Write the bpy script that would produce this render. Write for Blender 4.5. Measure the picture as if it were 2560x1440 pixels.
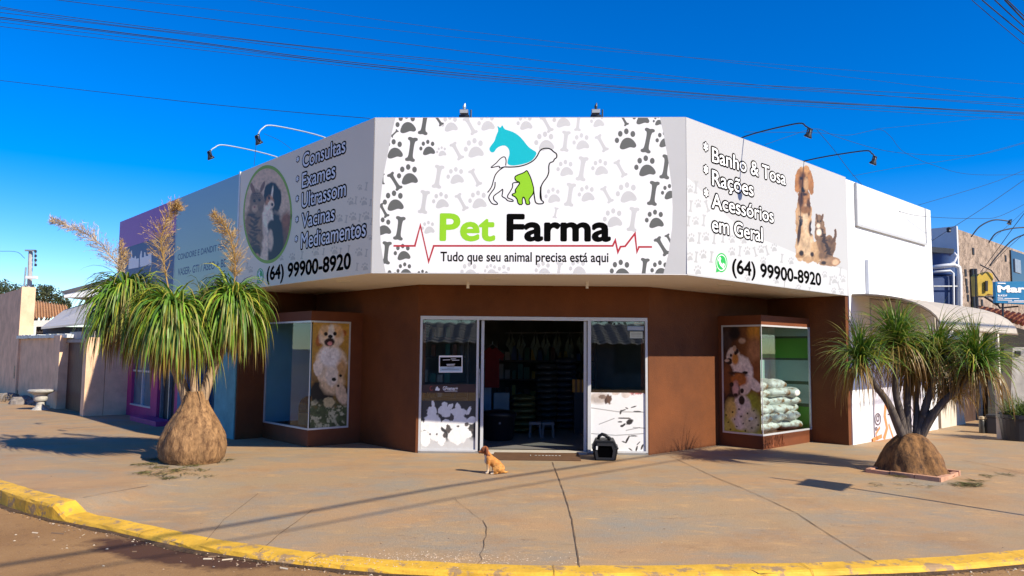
import bpy, bmesh, math, random
import numpy as np
from mathutils import Vector, Matrix
random.seed(7); RNG = np.random.default_rng(7)
SC = bpy.context.scene
for o in list(bpy.data.objects): bpy.data.objects.remove(o)
COL = SC.collection

# ------------------------------------------------------------------ camera
F0, PITCH, ROLL, TH = 1866.3, .0827, .0094, .7448     # focal length in photo pixels, pitch, roll, heading of the left facade
CAM = Vector((0, 0, 1.6))
_f = Vector((0, math.cos(PITCH), math.sin(PITCH))); _u0 = Vector((0, -math.sin(PITCH), math.cos(PITCH))); _r0 = Vector((1, 0, 0))
_r = math.cos(ROLL)*_r0 + math.sin(ROLL)*_u0; _u = -math.sin(ROLL)*_r0 + math.cos(ROLL)*_u0
cam = bpy.data.cameras.new('camera'); cam.sensor_width = 36; cam.lens = 36*F0/2560; cam.clip_end = 3000; cam.clip_start = .05
co = bpy.data.objects.new('camera', cam); COL.objects.link(co)
co.matrix_world = Matrix(((_r.x, _u.x, -_f.x, CAM.x), (_r.y, _u.y, -_f.y, CAM.y), (_r.z, _u.z, -_f.z, CAM.z), (0, 0, 0, 1)))
SC.camera = co
# ------------------------------------------------------------------ sky, sun, exposure
PHI, ELEV = math.radians(39), math.radians(35.8)       # sun to the right and a little behind the camera
SUN = Vector((math.cos(PHI)*math.cos(ELEV), -math.sin(PHI)*math.cos(ELEV), math.sin(ELEV)))
w = bpy.data.worlds.new('World'); SC.world = w; w.use_nodes = True
nt = w.node_tree; nt.nodes.clear()
sky = nt.nodes.new('ShaderNodeTexSky'); sky.sky_type = 'NISHITA'; sky.sun_disc = False
sky.sun_elevation = ELEV; sky.sun_rotation = math.atan2(SUN.x, SUN.y); sky.altitude = 600
sky.air_density = 1.0; sky.dust_density = 0.1; sky.ozone_density = 4.5
hs = nt.nodes.new('ShaderNodeHueSaturation'); hs.inputs['Saturation'].default_value = 1.48; hs.inputs['Hue'].default_value = .515
bg = nt.nodes.new('ShaderNodeBackground'); bg.inputs['Strength'].default_value = .112
ow = nt.nodes.new('ShaderNodeOutputWorld')
nt.links.new(sky.outputs[0], hs.inputs['Color']); nt.links.new(hs.outputs[0], bg.inputs[0]); nt.links.new(bg.outputs[0], ow.inputs[0])
sl = bpy.data.lights.new('sun', 'SUN'); sl.energy = 4.25; sl.angle = math.radians(.5); sl.color = (1, .90, .73)
so = bpy.data.objects.new('sun', sl); COL.objects.link(so); so.location = (20, -15, 20)
so.rotation_euler = SUN.to_track_quat('Z', 'Y').to_euler()
SC.view_settings.view_transform = 'Standard'; SC.view_settings.look = 'None'; SC.view_settings.gamma = 1
SC.view_settings.use_curve_mapping = False; SC.view_settings.exposure = 0.75
SC.render.engine = 'CYCLES'; SC.cycles.use_denoising = True; SC.cycles.max_bounces = 8; SC.cycles.transparent_max_bounces = 24
SC.cycles.caustics_reflective = False; SC.cycles.caustics_refractive = False

# ------------------------------------------------------------------ measuring helpers
def ray(px, py): return _f + (px-1280)/F0*_r - (py-720)/F0*_u
def on_plane(px, py, P, n):
    d = ray(px, py); return CAM + d*((P-CAM).dot(n)/d.dot(n))
def on_z(px, py, z=0.):
    d = ray(px, py); return CAM + d*((z-CAM.z)/d.z)
def at(px, py, Y):
    d = ray(px, py); return CAM + d*(Y/d.y)
def proj_np(P):
    d = np.asarray(P, float) - np.array(CAM); wv = d @ np.array(_f)
    return 1280 + F0*(d @ np.array(_r))/wv, 720 - F0*(d @ np.array(_u))/wv
L = Vector((-math.sin(TH), math.cos(TH), 0)); R = Vector((math.cos(TH), math.sin(TH), 0)); Z = Vector((0, 0, 1))
A = Vector((-1.896, 9.989, 0)); B = Vector((2.322, 9.839, 0)); D = Vector((-1.471, 11.714, 0)); E = Vector((2.147, 11.713, 0))
ZT, ZB = 4.751, 2.609
def W(l, r, z=0.): return A + L*l + R*r + Z*z           # building coordinates: l along the left facade, r along the right one
def lr(P): d = P - A; return d.dot(L), d.dot(R)

def lin(c):
    if isinstance(c, str): c = [int(c[i:i+2], 16)/255 for i in (0, 2, 4)]
    return tuple(((x/12.92) if x <= .04045 else ((x+.055)/1.055)**2.4) for x in c)

# ------------------------------------------------------------------ materials
MATS = {}
def M(name, col, rough=.6, var=.15, scale=6., bump=0., bscale=None, metal=0., spec=.4, stretch=None, vcol=False, detail=6):
    if name in MATS: return MATS[name]
    m = bpy.data.materials.new(name); m.use_nodes = True; t = m.node_tree; b = t.nodes['Principled BSDF']
    b.inputs['Roughness'].default_value = rough; b.inputs['Metallic'].default_value = metal; b.inputs['Specular IOR Level'].default_value = spec
    tc = t.nodes.new('ShaderNodeTexCoord'); src = tc.outputs['Object']
    if stretch:
        mp = t.nodes.new('ShaderNodeMapping'); mp.inputs['Scale'].default_value = stretch; t.links.new(src, mp.inputs[0]); src = mp.outputs[0]
    n = t.nodes.new('ShaderNodeTexNoise'); n.inputs['Scale'].default_value = scale; n.inputs['Detail'].default_value = detail; n.inputs['Roughness'].default_value = .62
    t.links.new(src, n.inputs['Vector'])
    mr = t.nodes.new('ShaderNodeMapRange'); mr.inputs['From Min'].default_value = .3; mr.inputs['From Max'].default_value = .7
    mr.inputs['To Min'].default_value = 1-var; mr.inputs['To Max'].default_value = 1+var; t.links.new(n.outputs[0], mr.inputs[0])
    mx = t.nodes.new('ShaderNodeVectorMath'); mx.operation = 'SCALE'
    if vcol:
        a = t.nodes.new('ShaderNodeAttribute'); a.attribute_name = 'Col'; t.links.new(a.outputs['Color'], mx.inputs[0])
    else: mx.inputs[0].default_value = col
    t.links.new(mr.outputs[0], mx.inputs['Scale']); t.links.new(mx.outputs[0], b.inputs['Base Color'])
    if bump:
        n2 = t.nodes.new('ShaderNodeTexNoise'); n2.inputs['Scale'].default_value = bscale or scale*6; n2.inputs['Detail'].default_value = 5
        t.links.new(src, n2.inputs['Vector'])
        bp = t.nodes.new('ShaderNodeBump'); bp.inputs['Strength'].default_value = bump; bp.inputs['Distance'].default_value = .02
        t.links.new(n2.outputs[0], bp.inputs['Height']); t.links.new(bp.outputs[0], b.inputs['Normal'])
    MATS[name] = m; return m
def node(t, typ, **kw):
    n = t.nodes.new(typ)
    for k, v in kw.items():
        if k.startswith('i_'): n.inputs[k[2:].replace('_', ' ')].default_value = v
        else: setattr(n, k, v)
    return n
def glass_mat(name, tint=(.9, .95, .95), refl=1.0):
    m = bpy.data.materials.new(name); m.use_nodes = True; t = m.node_tree; t.nodes.clear()
    o = t.nodes.new('ShaderNodeOutputMaterial'); tr = t.nodes.new('ShaderNodeBsdfTransparent'); tr.inputs[0].default_value = (*tint, 1)
    gl = t.nodes.new('ShaderNodeBsdfGlossy'); gl.inputs['Roughness'].default_value = .02
    ge = t.nodes.new('ShaderNodeNewGeometry'); dt = node(t, 'ShaderNodeVectorMath', operation='DOT_PRODUCT'); t.links.new(ge.outputs['Normal'], dt.inputs[0]); t.links.new(ge.outputs['Incoming'], dt.inputs[1])
    ab = node(t, 'ShaderNodeMath', operation='ABSOLUTE'); t.links.new(dt.outputs['Value'], ab.inputs[0]); om = node(t, 'ShaderNodeMath', operation='SUBTRACT'); om.inputs[0].default_value = 1; t.links.new(ab.outputs[0], om.inputs[1])
    pw = node(t, 'ShaderNodeMath', operation='POWER'); pw.inputs[1].default_value = 5; t.links.new(om.outputs[0], pw.inputs[0]); mu = node(t, 'ShaderNodeMath', operation='MULTIPLY_ADD'); mu.inputs[1].default_value = .9*refl; mu.inputs[2].default_value = .085*refl; t.links.new(pw.outputs[0], mu.inputs[0])
    n = node(t, 'ShaderNodeTexNoise', i_Scale=1.2); bp = node(t, 'ShaderNodeBump', i_Strength=.02)
    t.links.new(n.outputs[0], bp.inputs['Height']); t.links.new(bp.outputs[0], gl.inputs['Normal'])
    mx = t.nodes.new('ShaderNodeMixShader'); t.links.new(mu.outputs[0], mx.inputs[0])
    t.links.new(tr.outputs[0], mx.inputs[1]); t.links.new(gl.outputs[0], mx.inputs[2]); t.links.new(mx.outputs[0], o.inputs[0])
    return m
def concrete_mat():
    m = bpy.data.materials.new('weathered concrete'); m.use_nodes = True; t = m.node_tree; b = t.nodes['Principled BSDF']; lk = t.links.new
    tc = t.nodes.new('ShaderNodeTexCoord')
    def noise(scale, sx=1, sy=1, rot=0., det=6, rough=.6):
        mp = t.nodes.new('ShaderNodeMapping'); mp.inputs['Scale'].default_value = (sx, sy, 1); mp.inputs['Rotation'].default_value = (0, 0, rot)
        lk(tc.outputs['Object'], mp.inputs[0]); n = node(t, 'ShaderNodeTexNoise', i_Scale=scale, i_Detail=det, i_Roughness=rough); lk(mp.outputs[0], n.inputs['Vector']); return n.outputs[0]
    def ramp(src, lo, hi):
        r = t.nodes.new('ShaderNodeMapRange'); r.inputs['From Min'].default_value = lo; r.inputs['From Max'].default_value = hi; r.clamp = True; lk(src, r.inputs[0]); return r.outputs[0]
    def mix(fac, a, bcol, blend='MIX'):
        x = t.nodes.new('ShaderNodeMix'); x.data_type = 'RGBA'; x.blend_type = blend
        if fac is None: x.inputs[0].default_value = 1
        else: lk(fac, x.inputs[0])
        for s, v in ((6, a), (7, bcol)):
            if isinstance(v, tuple): x.inputs[s].default_value = (*v, 1)
            else: lk(v, x.inputs[s])
        return x.outputs[2]
    c = mix(ramp(noise(.55, 1, 1.6, .5), .36, .64), (.425, .258, .125), (.365, .26, .145))       # warm dust over grey concrete
    c = mix(ramp(noise(.9, .9, 1.1, -.4, 9, .7), .50, .70), c, (.34, .20, .095))                   # brown soaked patches
    c = mix(ramp(noise(1.1, .75, 1.2, -.74, 10, .74), .46, .66), c, (.29, .25, .185))                 # scuffed grey patches
    c = mix(ramp(noise(3.4, .55, 1.6, -.74, 10, .78), .54, .68), c, (.52, .32, .14))                # trowel smears
    c = mix(ramp(noise(7, .6, 1.5, -.74, 10, .78), .60, .72), c, (.17, .11, .06))                  # dirt marks
    c = mix(ramp(noise(46, 1, 1, 0, 3), .70, .76), c, (.08, .06, .045))                           # specks
    c = mix(ramp(noise(30, 1, 1, 2, 3), .71, .76), c, (.56, .46, .35))
    c = mix(ramp(noise(120, 1, 1, 1, 2), .35, .65), mix(None, c, (.80, .80, .80), 'MULTIPLY'), mix(None, c, (1.17, 1.17, 1.17), 'MULTIPLY'))
    lk(c, b.inputs['Base Color']); b.inputs['Roughness'].default_value = .78; b.inputs['Specular IOR Level'].default_value = .3
    bp = node(t, 'ShaderNodeBump', i_Strength=.5, i_Distance=.012); lk(noise(55, 1, 1, 0, 8, .7), bp.inputs['Height']); lk(bp.outputs[0], b.inputs['Normal'])
    return m
def road_mat():
    m = bpy.data.materials.new('dusty asphalt'); m.use_nodes = True; t = m.node_tree; b = t.nodes['Principled BSDF']; lk = t.links.new
    tc = t.nodes.new('ShaderNodeTexCoord')
    def noise(scale, det=6, rough=.6):
        n = node(t, 'ShaderNodeTexNoise', i_Scale=scale, i_Detail=det, i_Roughness=rough); lk(tc.outputs['Object'], n.inputs['Vector']); return n.outputs[0]
    def ramp(src, lo, hi):
        r = t.nodes.new('ShaderNodeMapRange'); r.inputs['From Min'].default_value = lo; r.inputs['From Max'].default_value = hi; r.clamp = True; lk(src, r.inputs[0]); return r.outputs[0]
    def mix(fac, a, bcol):
        x = t.nodes.new('ShaderNodeMix'); x.data_type = 'RGBA'; lk(fac, x.inputs[0])
        for s, v in ((6, a), (7, bcol)):
            if isinstance(v, tuple): x.inputs[s].default_value = (*v, 1)
            else: lk(v, x.inputs[s])
        return x.outputs[2]
    c = mix(ramp(noise(.8), .35, .65), (.27, .145, .055), (.35, .20, .08))
    c = mix(ramp(noise(7, 8, .75), .55, .72), c, (.19, .10, .042))
    c = mix(ramp(noise(90, 2), .62, .72), c, (.45, .29, .14))
    c = mix(ramp(noise(70, 2, .4), .66, .74), c, (.10, .065, .045))
    # the dark oily stain by the kerb, an ellipse with a ragged edge
    s0 = on_z(450, 1380, -.16)
    mp = t.nodes.new('ShaderNodeMapping'); mp.vector_type = 'TEXTURE'; mp.inputs['Location'].default_value = (s0.x, s0.y, -.16); mp.inputs['Rotation'].default_value = (0, 0, -.40); mp.inputs['Scale'].default_value = (1.15, .36, 1)
    lk(tc.outputs['Object'], mp.inputs[0]); ln = node(t, 'ShaderNodeVectorMath', operation='LENGTH'); lk(mp.outputs[0], ln.inputs[0])
    ad = node(t, 'ShaderNodeMath', operation='MULTIPLY_ADD'); lk(noise(5), ad.inputs[0]); ad.inputs[1].default_value = .9; lk(ln.outputs['Value'], ad.inputs[2])
    inv = t.nodes.new('ShaderNodeMapRange'); inv.inputs['From Min'].default_value = 1.5; inv.inputs['From Max'].default_value = 1.2; inv.clamp = True; lk(ad.outputs[0], inv.inputs[0])
    c = mix(inv.outputs[0], c, (.085, .038, .020))
    lk(c, b.inputs['Base Color']); b.inputs['Roughness'].default_value = .85; b.inputs['Specular IOR Level'].default_value = .25
    bp = node(t, 'ShaderNodeBump', i_Strength=.5, i_Distance=.012); lk(noise(75, 4, .7), bp.inputs['Height']); lk(bp.outputs[0], b.inputs['Normal'])
    return m

# ------------------------------------------------------------------ mesh builder
class MB:
    def __init__(s): s.v = []; s.f = []; s.m = []; s.c = []
    def add(s, vs, fs, mi=0, cols=None):
        n = len(s.v); s.v += [Vector(v) for v in vs]; s.f += [tuple(i+n for i in q) for q in fs]; s.m += [mi]*len(fs)
        if cols is not None: s.c += list(cols)
        return s
    def box(s, o, a, b, c, mi=0):
        o, a, b, c = map(Vector, (o, a, b, c))
        return s.add([o, o+a, o+a+b, o+b, o+c, o+a+c, o+a+b+c, o+b+c], [(0, 3, 2, 1), (4, 5, 6, 7), (0, 1, 5, 4), (1, 2, 6, 5), (2, 3, 7, 6), (3, 0, 4, 7)], mi)
    def bl(s, l0, l1, r0, r1, z0, z1, mi=0): return s.box(W(l0, r0, z0), L*(l1-l0), R*(r1-r0), Z*(z1-z0), mi)
    def cbox(s, c, sx, sy, sz, mi=0, rz=0.):
        ax = Vector((math.cos(rz), math.sin(rz), 0)); ay = Vector((-math.sin(rz), math.cos(rz), 0)); c = Vector(c)
        return s.box(c-ax*sx/2-ay*sy/2, ax*sx, ay*sy, Z*sz, mi)
    def prism(s, poly, vec, mi=0):
        n = len(poly); vec = Vector(vec); vs = [Vector(p) for p in poly] + [Vector(p)+vec for p in poly]
        return s.add(vs, [tuple(range(n))[::-1], tuple(range(n, 2*n))] + [(i, (i+1) % n, n+(i+1) % n, n+i) for i in range(n)], mi)
    def poly(s, pts, mi=0): return s.add(pts, [tuple(range(len(pts)))], mi)
    def tube(s, pts, rad, n=8, mi=0, cap=True, flat=1.):
        pts = [Vector(p) for p in pts]; k = len(pts); rad = rad if hasattr(rad, '__len__') else [rad]*k; vs = []; fs = []
        prev = None
        for i, p in enumerate(pts):
            t = (pts[min(i+1, k-1)]-pts[max(i-1, 0)]).normalized()
            if prev is None:
                a = t.cross(Z)
                if a.length < .1: a = t.cross(Vector((1, 0, 0)))
            else: a = prev - t*prev.dot(t)
            a.normalize(); prev = a; b = t.cross(a)
            for j in range(n):
                g = 2*math.pi*j/n; vs.append(p+(a*math.cos(g)+b*math.sin(g)*flat)*rad[i])
        for i in range(k-1):
            for j in range(n): fs.append((i*n+j, i*n+(j+1) % n, (i+1)*n+(j+1) % n, (i+1)*n+j))
        if cap: fs += [tuple(range(n))[::-1], tuple(range((k-1)*n, k*n))]
        return s.add(vs, fs, mi)
    def lathe(s, c, prof, n=24, mi=0, jit=0., sx=1., sy=1.):
        c = Vector(c); vs = []; fs = []; k = len(prof)
        ph = [random.uniform(0, 6.28) for _ in range(4)]
        for rr, zz in prof:
            for j in range(n):
                g = 2*math.pi*j/n; q = 1+jit*(math.sin(3*g+ph[0]+zz*2)+.6*math.sin(7*g+ph[1]-zz*5)+.4*math.sin(13*g+ph[2]+zz*9))
                vs.append(c+Vector((math.cos(g)*rr*q*sx, math.sin(g)*rr*q*sy, zz)))
        for i in range(k-1):
            for j in range(n): fs.append((i*n+j, i*n+(j+1) % n, (i+1)*n+(j+1) % n, (i+1)*n+j))
        fs += [tuple(range(n))[::-1], tuple(range((k-1)*n, k*n))]
        return s.add(vs, fs, mi)
    def ball(s, c, rx, ry=None, rz=None, mi=0, n=12, m=8, jit=0.):
        ry = ry or rx; rz = rz or rx; c = Vector(c); vs = [c-Z*rz]; fs = []
        for i in range(1, m):
            a = -math.pi/2+math.pi*i/m
            for j in range(n):
                g = 2*math.pi*j/n; q = 1+random.uniform(-jit, jit); vs.append(c+Vector((rx*math.cos(a)*math.cos(g)*q, ry*math.cos(a)*math.sin(g)*q, rz*math.sin(a)*q)))
        vs.append(c+Z*rz); T = len(vs)-1
        for j in range(n): fs += [(0, 1+(j+1) % n, 1+j), (T, T-n+j, T-n+(j+1) % n)]
        for i in range(m-2):
            for j in range(n): fs.append((1+i*n+j, 1+i*n+(j+1) % n, 1+(i+1)*n+(j+1) % n, 1+(i+1)*n+j))
        return s.add(vs, fs, mi)
    def build(s, name, mats, parent=None, smooth=False, recalc=True, base=None, bevel=0.):
        if not isinstance(mats, (list, tuple)): mats = [mats]
        if parent is not None: org = parent['_o']; org = Vector(org)
        else: org = Vector(base) if base is not None else (sum(s.v, Vector())/max(1, len(s.v)))
        me = bpy.data.meshes.new(name); me.from_pydata([tuple(v-org) for v in s.v], [], s.f)
        for m in mats: me.materials.append(m)
        me.polygons.foreach_set('material_index', s.m)
        if s.c:
            ca = me.color_attributes.new('Col', 'FLOAT_COLOR', 'POINT')
            ca.data.foreach_set('color', np.concatenate([np.asarray(s.c, float), np.ones((len(s.c), 1))], 1).ravel())
        if recalc or bevel:
            bm = bmesh.new(); bm.from_mesh(me)
            if bevel: bmesh.ops.bevel(bm, geom=[e for e in bm.edges if len(e.link_faces) == 2 and e.calc_face_angle(0) > .6], offset=bevel, segments=2, affect='EDGES', profile=.6)
            bmesh.ops.recalc_face_normals(bm, faces=bm.faces); bm.to_mesh(me); bm.free()
        if smooth: me.polygons.foreach_set('use_smooth', [True]*len(me.polygons))
        me.update()
        o = bpy.data.objects.new(name, me); COL.objects.link(o)
        if parent is not None: o.parent = parent
        else: o.location = org
        o['_o'] = tuple(org); return o
def tag(o, label=None, cat=None, group=None, kind=None):
    for k, v in (('label', label), ('category', cat), ('group', group), ('kind', kind)):
        if v: o[k] = v
    return o
def thing(name, label, cat, loc, group=None):
    o = bpy.data.objects.new(name, None); o.empty_display_size = .2; COL.objects.link(o); o.location = loc; o['_o'] = tuple(loc); return tag(o, label, cat, group)
def copy_tree(o, loc, parent=None):
    c = o.copy(); COL.objects.link(c)
    if parent is not None: c.parent = parent
    else: c.location = loc; c['_o'] = tuple(loc)
    for ch in list(o.children): copy_tree(ch, None, c)
    return c

# ------------------------------------------------------------------ ground
KERB = [(-60, 66), (-25, 29.6), (-14, 17.6), (-9.5, 12.7), (-7.6, 10.55), (-6.03, 8.99), (-5.12, 8.29), (-4.54, 7.89), (-4.32, 7.78), (-3.87, 7.54), (-3.3, 7.2), (-2.78, 6.87), (-2.15, 6.59), (-1.57, 6.36), (-.88, 6.17), (-.07, 6.09), (.56, 6.07), (1.17, 6.10),
        (2.36, 6.22), (3.02, 6.31), (3.64, 6.43), (4.49, 6.68), (5.8, 7.2), (7.6, 8.35), (11, 11.3), (18, 17.8), (60, 57)]
def _dense(P, step=.16):
    out = []
    for a, b in zip(P[:-1], P[1:]):
        a = Vector(a); b = Vector(b); n = max(1, min(40, int((b-a).length/step)))
        out += [a+(b-a)*i/n for i in range(n)]
    return out+[Vector(P[-1])]
KD = _dense(KERB)
for _ in range(2): KD = [KD[0]]+[(KD[i-1]+KD[i]*2+KD[i+1])/4 for i in range(1, len(KD)-1)]+[KD[-1]]
KA = np.array([tuple(p) for p in KD])
def sstep(x): x = max(0., min(1., x)); return x*x*(3-2*x)
def zs(x, y):                                             # height of the pavement: it dips to the street as a driveway apron
    d = math.sqrt(((KA-np.array((x, y)))**2).sum(1).min())
    return -.11*(1-sstep(d/3.2))*sstep((x+4.50)/(.20+.75*d))
def gpt(px, py):
    z = 0.
    for _ in range(4): p = on_z(px, py, z); z = zs(p.x, p.y)
    return p
MC = concrete_mat(); MR = road_mat()
g = MB(); g.poly([(-900, -900, -.19), (900, -900, -.19), (900, 900, -.19), (-900, 900, -.19)])
tag(g.build('ground', M('red earth', (.19, .105, .062), .95, .3, .3, .3, 8), base=(0, 0, -.19)), kind='structure')
g = MB(); g.poly([(-70, -30, -.16), (70, -30, -.16), (70, 75, -.16), (-70, 75, -.16)])
tag(g.build('road', MR, base=(0, 0, 0)), kind='structure')
g = MB(); ts = [0, .01, .02, .035, .05, .07, .09, .115, .14, .17, .2, .25, .32, .5, 1]
for p in KD:
    T = Vector((p.x*.95, max(45, p.y+8)))
    for t_ in ts: q = p+(T-p)*t_; g.v.append(Vector((q.x, q.y, zs(q.x, q.y))))
nT = len(ts)
for i in range(len(KD)-1):
    for j in range(nT-1): g.f.append((i*nT+j, i*nT+j+1, (i+1)*nT+j+1, (i+1)*nT+j)); g.m.append(0)
tag(g.build('pavement', MC, base=(0, 0, 0), smooth=True), kind='structure')
# yellow kerb swept along the pavement's edge
MK = M('chipped yellow kerb paint', (.70, .40, .035), .7, .22, 5, .25, 40)
def kerbmat():
    t = MK.node_tree; b = t.nodes['Principled BSDF']; old = b.inputs['Base Color'].links[0].from_socket
    tc = t.nodes.new('ShaderNodeTexCoord'); n = node(t, 'ShaderNodeTexNoise', i_Scale=6., i_Detail=9., i_Roughness=.75); t.links.new(tc.outputs['Object'], n.inputs['Vector'])
    r = t.nodes.new('ShaderNodeMapRange'); r.inputs['From Min'].default_value = .53; r.inputs['From Max'].default_value = .58; t.links.new(n.outputs[0], r.inputs[0])
    x = t.nodes.new('ShaderNodeMix'); x.data_type = 'RGBA'; t.links.new(r.outputs[0], x.inputs[0]); t.links.new(old, x.inputs[6]); x.inputs[7].default_value = (.36, .23, .11, 1); t.links.new(x.outputs[2], b.inputs['Base Color'])
kerbmat()
g = MB(); prof = [(-.02, .006), (.165, .003), (.192, -.008), (.205, -.035), (.215, -.2)]; np_ = len(prof)
for i, p in enumerate(KD):
    t_ = (KD[min(i+1, len(KD)-1)]-KD[max(0, i-1)]).normalized(); n_ = Vector((t_.y, -t_.x)); z0 = zs(p.x, p.y)
    for o_, dz in prof:
        q = p+n_*(o_+random.uniform(-.006, .006)); g.v.append(Vector((q.x, q.y, max(-.21, z0+dz+random.uniform(-.003, .003)))))
for i in range(len(KD)-1):
    for j in range(np_-1): g.f.append((i*np_+j, i*np_+j+1, (i+1)*np_+j+1, (i+1)*np_+j)); g.m.append(0)
tag(g.build('kerb', MK, base=(0, 0, 0)), kind='structure')
g = MB()
for i, p in enumerate(KD):
    t_ = (KD[min(i+1, len(KD)-1)]-KD[max(0, i-1)]).normalized(); n_ = Vector((t_.y, -t_.x)); w_ = random.uniform(.02, .07)
    for o_, z_ in ((.205, -.148), (.215+w_*.5, -.150), (.215+w_, -.1585)): q = p+n_*o_; g.v.append(Vector((q.x, q.y, z_+random.uniform(0, .004))))
for i in range(len(KD)-1):
    for j in range(2): g.f.append((i*3+j, i*3+j+1, (i+1)*3+j+1, (i+1)*3+j)); g.m.append(0)
tag(g.build('gutter_dirt', M('dark gutter dirt', (.085, .048, .022), .95, .5, 14, .8, 60), base=(0, 0, 0)), kind='structure')
g = MB(); acc = 0
for i in range(1, len(KD)-1):
    acc += (KD[i]-KD[i-1]).length
    if acc < 1.9 or not -12 < KD[i].x < 12: continue
    acc = 0; p = KD[i]; t_ = (KD[i+1]-KD[i-1]).normalized(); n_ = Vector((t_.y, -t_.x)); z0 = zs(p.x, p.y); k = len(g.v)
    for o_, dz in prof:
        for s_ in (-1, 1): q = p+n_*(o_+(.008 if o_ > .18 else 0))+t_*s_*.0025; g.v.append(Vector((q.x, q.y, max(-.155, z0+dz+.0065))))
    for j in range(np_-1): g.f.append((k+2*j, k+2*j+1, k+2*j+3, k+2*j+2)); g.m.append(0)
tag(g.build('kerb_joints', M('kerb joint grime', (.30, .17, .04), .95, .4, 12), base=(0, 0, 0), recalc=False), kind='structure')
# joints and cracks of the pavement, dark grooves lying on it
def groove(mb, pix, wid, jag=0.):
    P = [gpt(*q) for q in pix]; Q = []
    for a, b in zip(P[:-1], P[1:]):
        n = max(2, int((b-a).length/.12))
        Q += [a+(b-a)*i/n for i in range(n)]
    Q.append(P[-1])
    for i, q in enumerate(Q):
        t_ = (Q[min(i+1, len(Q)-1)]-Q[max(0, i-1)]).normalized(); n_ = Vector((-t_.y, t_.x, 0))
        c = q+n_*random.uniform(-jag, jag); w_ = wid*random.uniform(.3, .8)/2
        for s_ in (-1, 1):
            p = c+n_*w_*s_; mb.v.append(Vector((p.x, p.y, zs(p.x, p.y)+.006)))
    k = len(mb.v)-2*len(Q)
    for i in range(len(Q)-1): mb.f.append((k+2*i, k+2*i+1, k+2*i+3, k+2*i+2)); mb.m.append(0)
MJ = M('dark joint dirt', (.15, .095, .05), .95, .4, 12)
g = MB()
for pix, w_, j_ in (([(1381, 1156), (1404, 1215), (1430, 1300), (1449, 1420)], .017, .003), ([(1676, 1141), (1790, 1195), (1990, 1283), (2110, 1360), (2192, 1408)], .016, .003),
        ([(648, 1380), (700, 1335), (782, 1275)], .013, .002), ([(516, 1352), (560, 1300), (645, 1235)], .010, .002), ([(205, 1268), (260, 1245), (372, 1216)], .012, .008),
        ([(1196, 1412), (1209, 1375), (1213, 1320), (1207, 1302)], .010, .018), ([(1207, 1302), (1150, 1262), (1140, 1245)], .005, .012), ([(50, 1212), (140, 1203), (240, 1190)], .006, .004), ([(0, 1166), (110, 1163), (340, 1148)], .006, .003), ([(560, 1137), (760, 1124), (900, 1118)], .010, .003),
        ([(2400, 1150), (2560, 1185)], .02, .004), ([(1640, 1300), (1860, 1285), (2110, 1285)], .004, .006)):
    groove(g, pix, w_, j_)
tag(g.build('pavement_joints', MJ, base=(0, 0, 0), recalc=False), kind='structure')

# ------------------------------------------------------------------ the corner shop
BROWN = M('brown textured render', (.130, .039, .009), .78, .30, 1.1, .25, 60)
BROWN2 = M('brown skirting', (.15, .041, .011), .7, .12, 4, .1, 50)
WHITE = M('white painted wall', (.80, .80, .80), .6, .04, 1.5, .08, 30)
SOFF = M('off white soffit', (.74, .70, .66), .6, .05, 1.2, .03, 8)
ALU = M('white aluminium', (.62, .63, .64), .35, .05, 8, 0, metal=.25)
DARKM = M('dark metal', (.03, .035, .045), .45, .2, 12, metal=.3)
GREYM = M('galvanised steel', (.36, .38, .40), .4, .15, 10, metal=.6)
ROOFM = M('grey roof sheet', (.30, .30, .30), .7, .2, 2)
GLASS = glass_mat('clear glass'); GLASSB = glass_mat('bluish glass', (.80, .90, .94), .45)
shop = thing('corner_shop', 'brown corner pet shop with chamfered glass entrance under a big white fascia canopy', 'building', (.34, 11.71, 0))
g = MB()
g.bl(.98, 4.28, 1.482, 1.64, 0, ZB); g.bl(-1.474, -1.32, 4.142, 7.86, 0, ZB)             # walls behind the display windows
g.bl(4.28, 4.33, .02, 1.64, 0, ZB); g.bl(-2.95, -1.32, 7.86, 7.975, 0, ZB)               # fins closing both ends
y0, y1 = 11.714, 11.86
g.box((-1.471, y0, 0), (.041, 0, 0), (0, .146, 0), (0, 0, ZB)); g.box((2.13, y0, 0), (.017, 0, 0), (0, .146, 0), (0, 0, ZB))
g.box((-1.43, y0, 2.125), (3.56, 0, 0), (0, .146, 0), (0, 0, ZB-2.125))
g.bl(-1.4, 4.28, 7.99, 8.1, 0, 4.4); g.bl(4.34, 4.45, 1.7, 7.98, 0, 4.4)
g.build('wall', BROWN, shop)
g = MB(); inn = .03                                                                        # canopy body behind the sign panels, soffit, roof
def offs(p, n, d): return p+n*d
nF = (B-A).normalized(); NF = Vector((nF.y, -nF.x, 0)); NF = NF if NF.y < 0 else -NF
P_out = [W(4.46, 0), A, B, W(-2.97, 7.965)]
def inset(d): return [W(4.46, d), W(-.0, d)+L*(-d*.41), W(-2.97+d, 2.99)+R*(d*.41), W(-2.97+d, 7.965)]
o_, i_ = inset(.03), inset(.28)
for k in range(3): g.prism([o_[k], o_[k+1], i_[k+1], i_[k]], Z*(ZT-ZB-.02)); 
for q in range(len(g.v)): g.v[q] = g.v[q]+Z*(ZB+.012)
g.build('canopy', WHITE, shop)
g = MB(); g.prism([p+Z*(ZB+.002) for p in inset(.004)]+[W(-1.47, 7.965, ZB+.002), W(-1.474, 4.142, ZB+.002), W(.98, 1.482, ZB+.002), W(4.46, 1.482, ZB+.002)], Z*.008)
sf = g.build('soffit', SOFF, shop)
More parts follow.
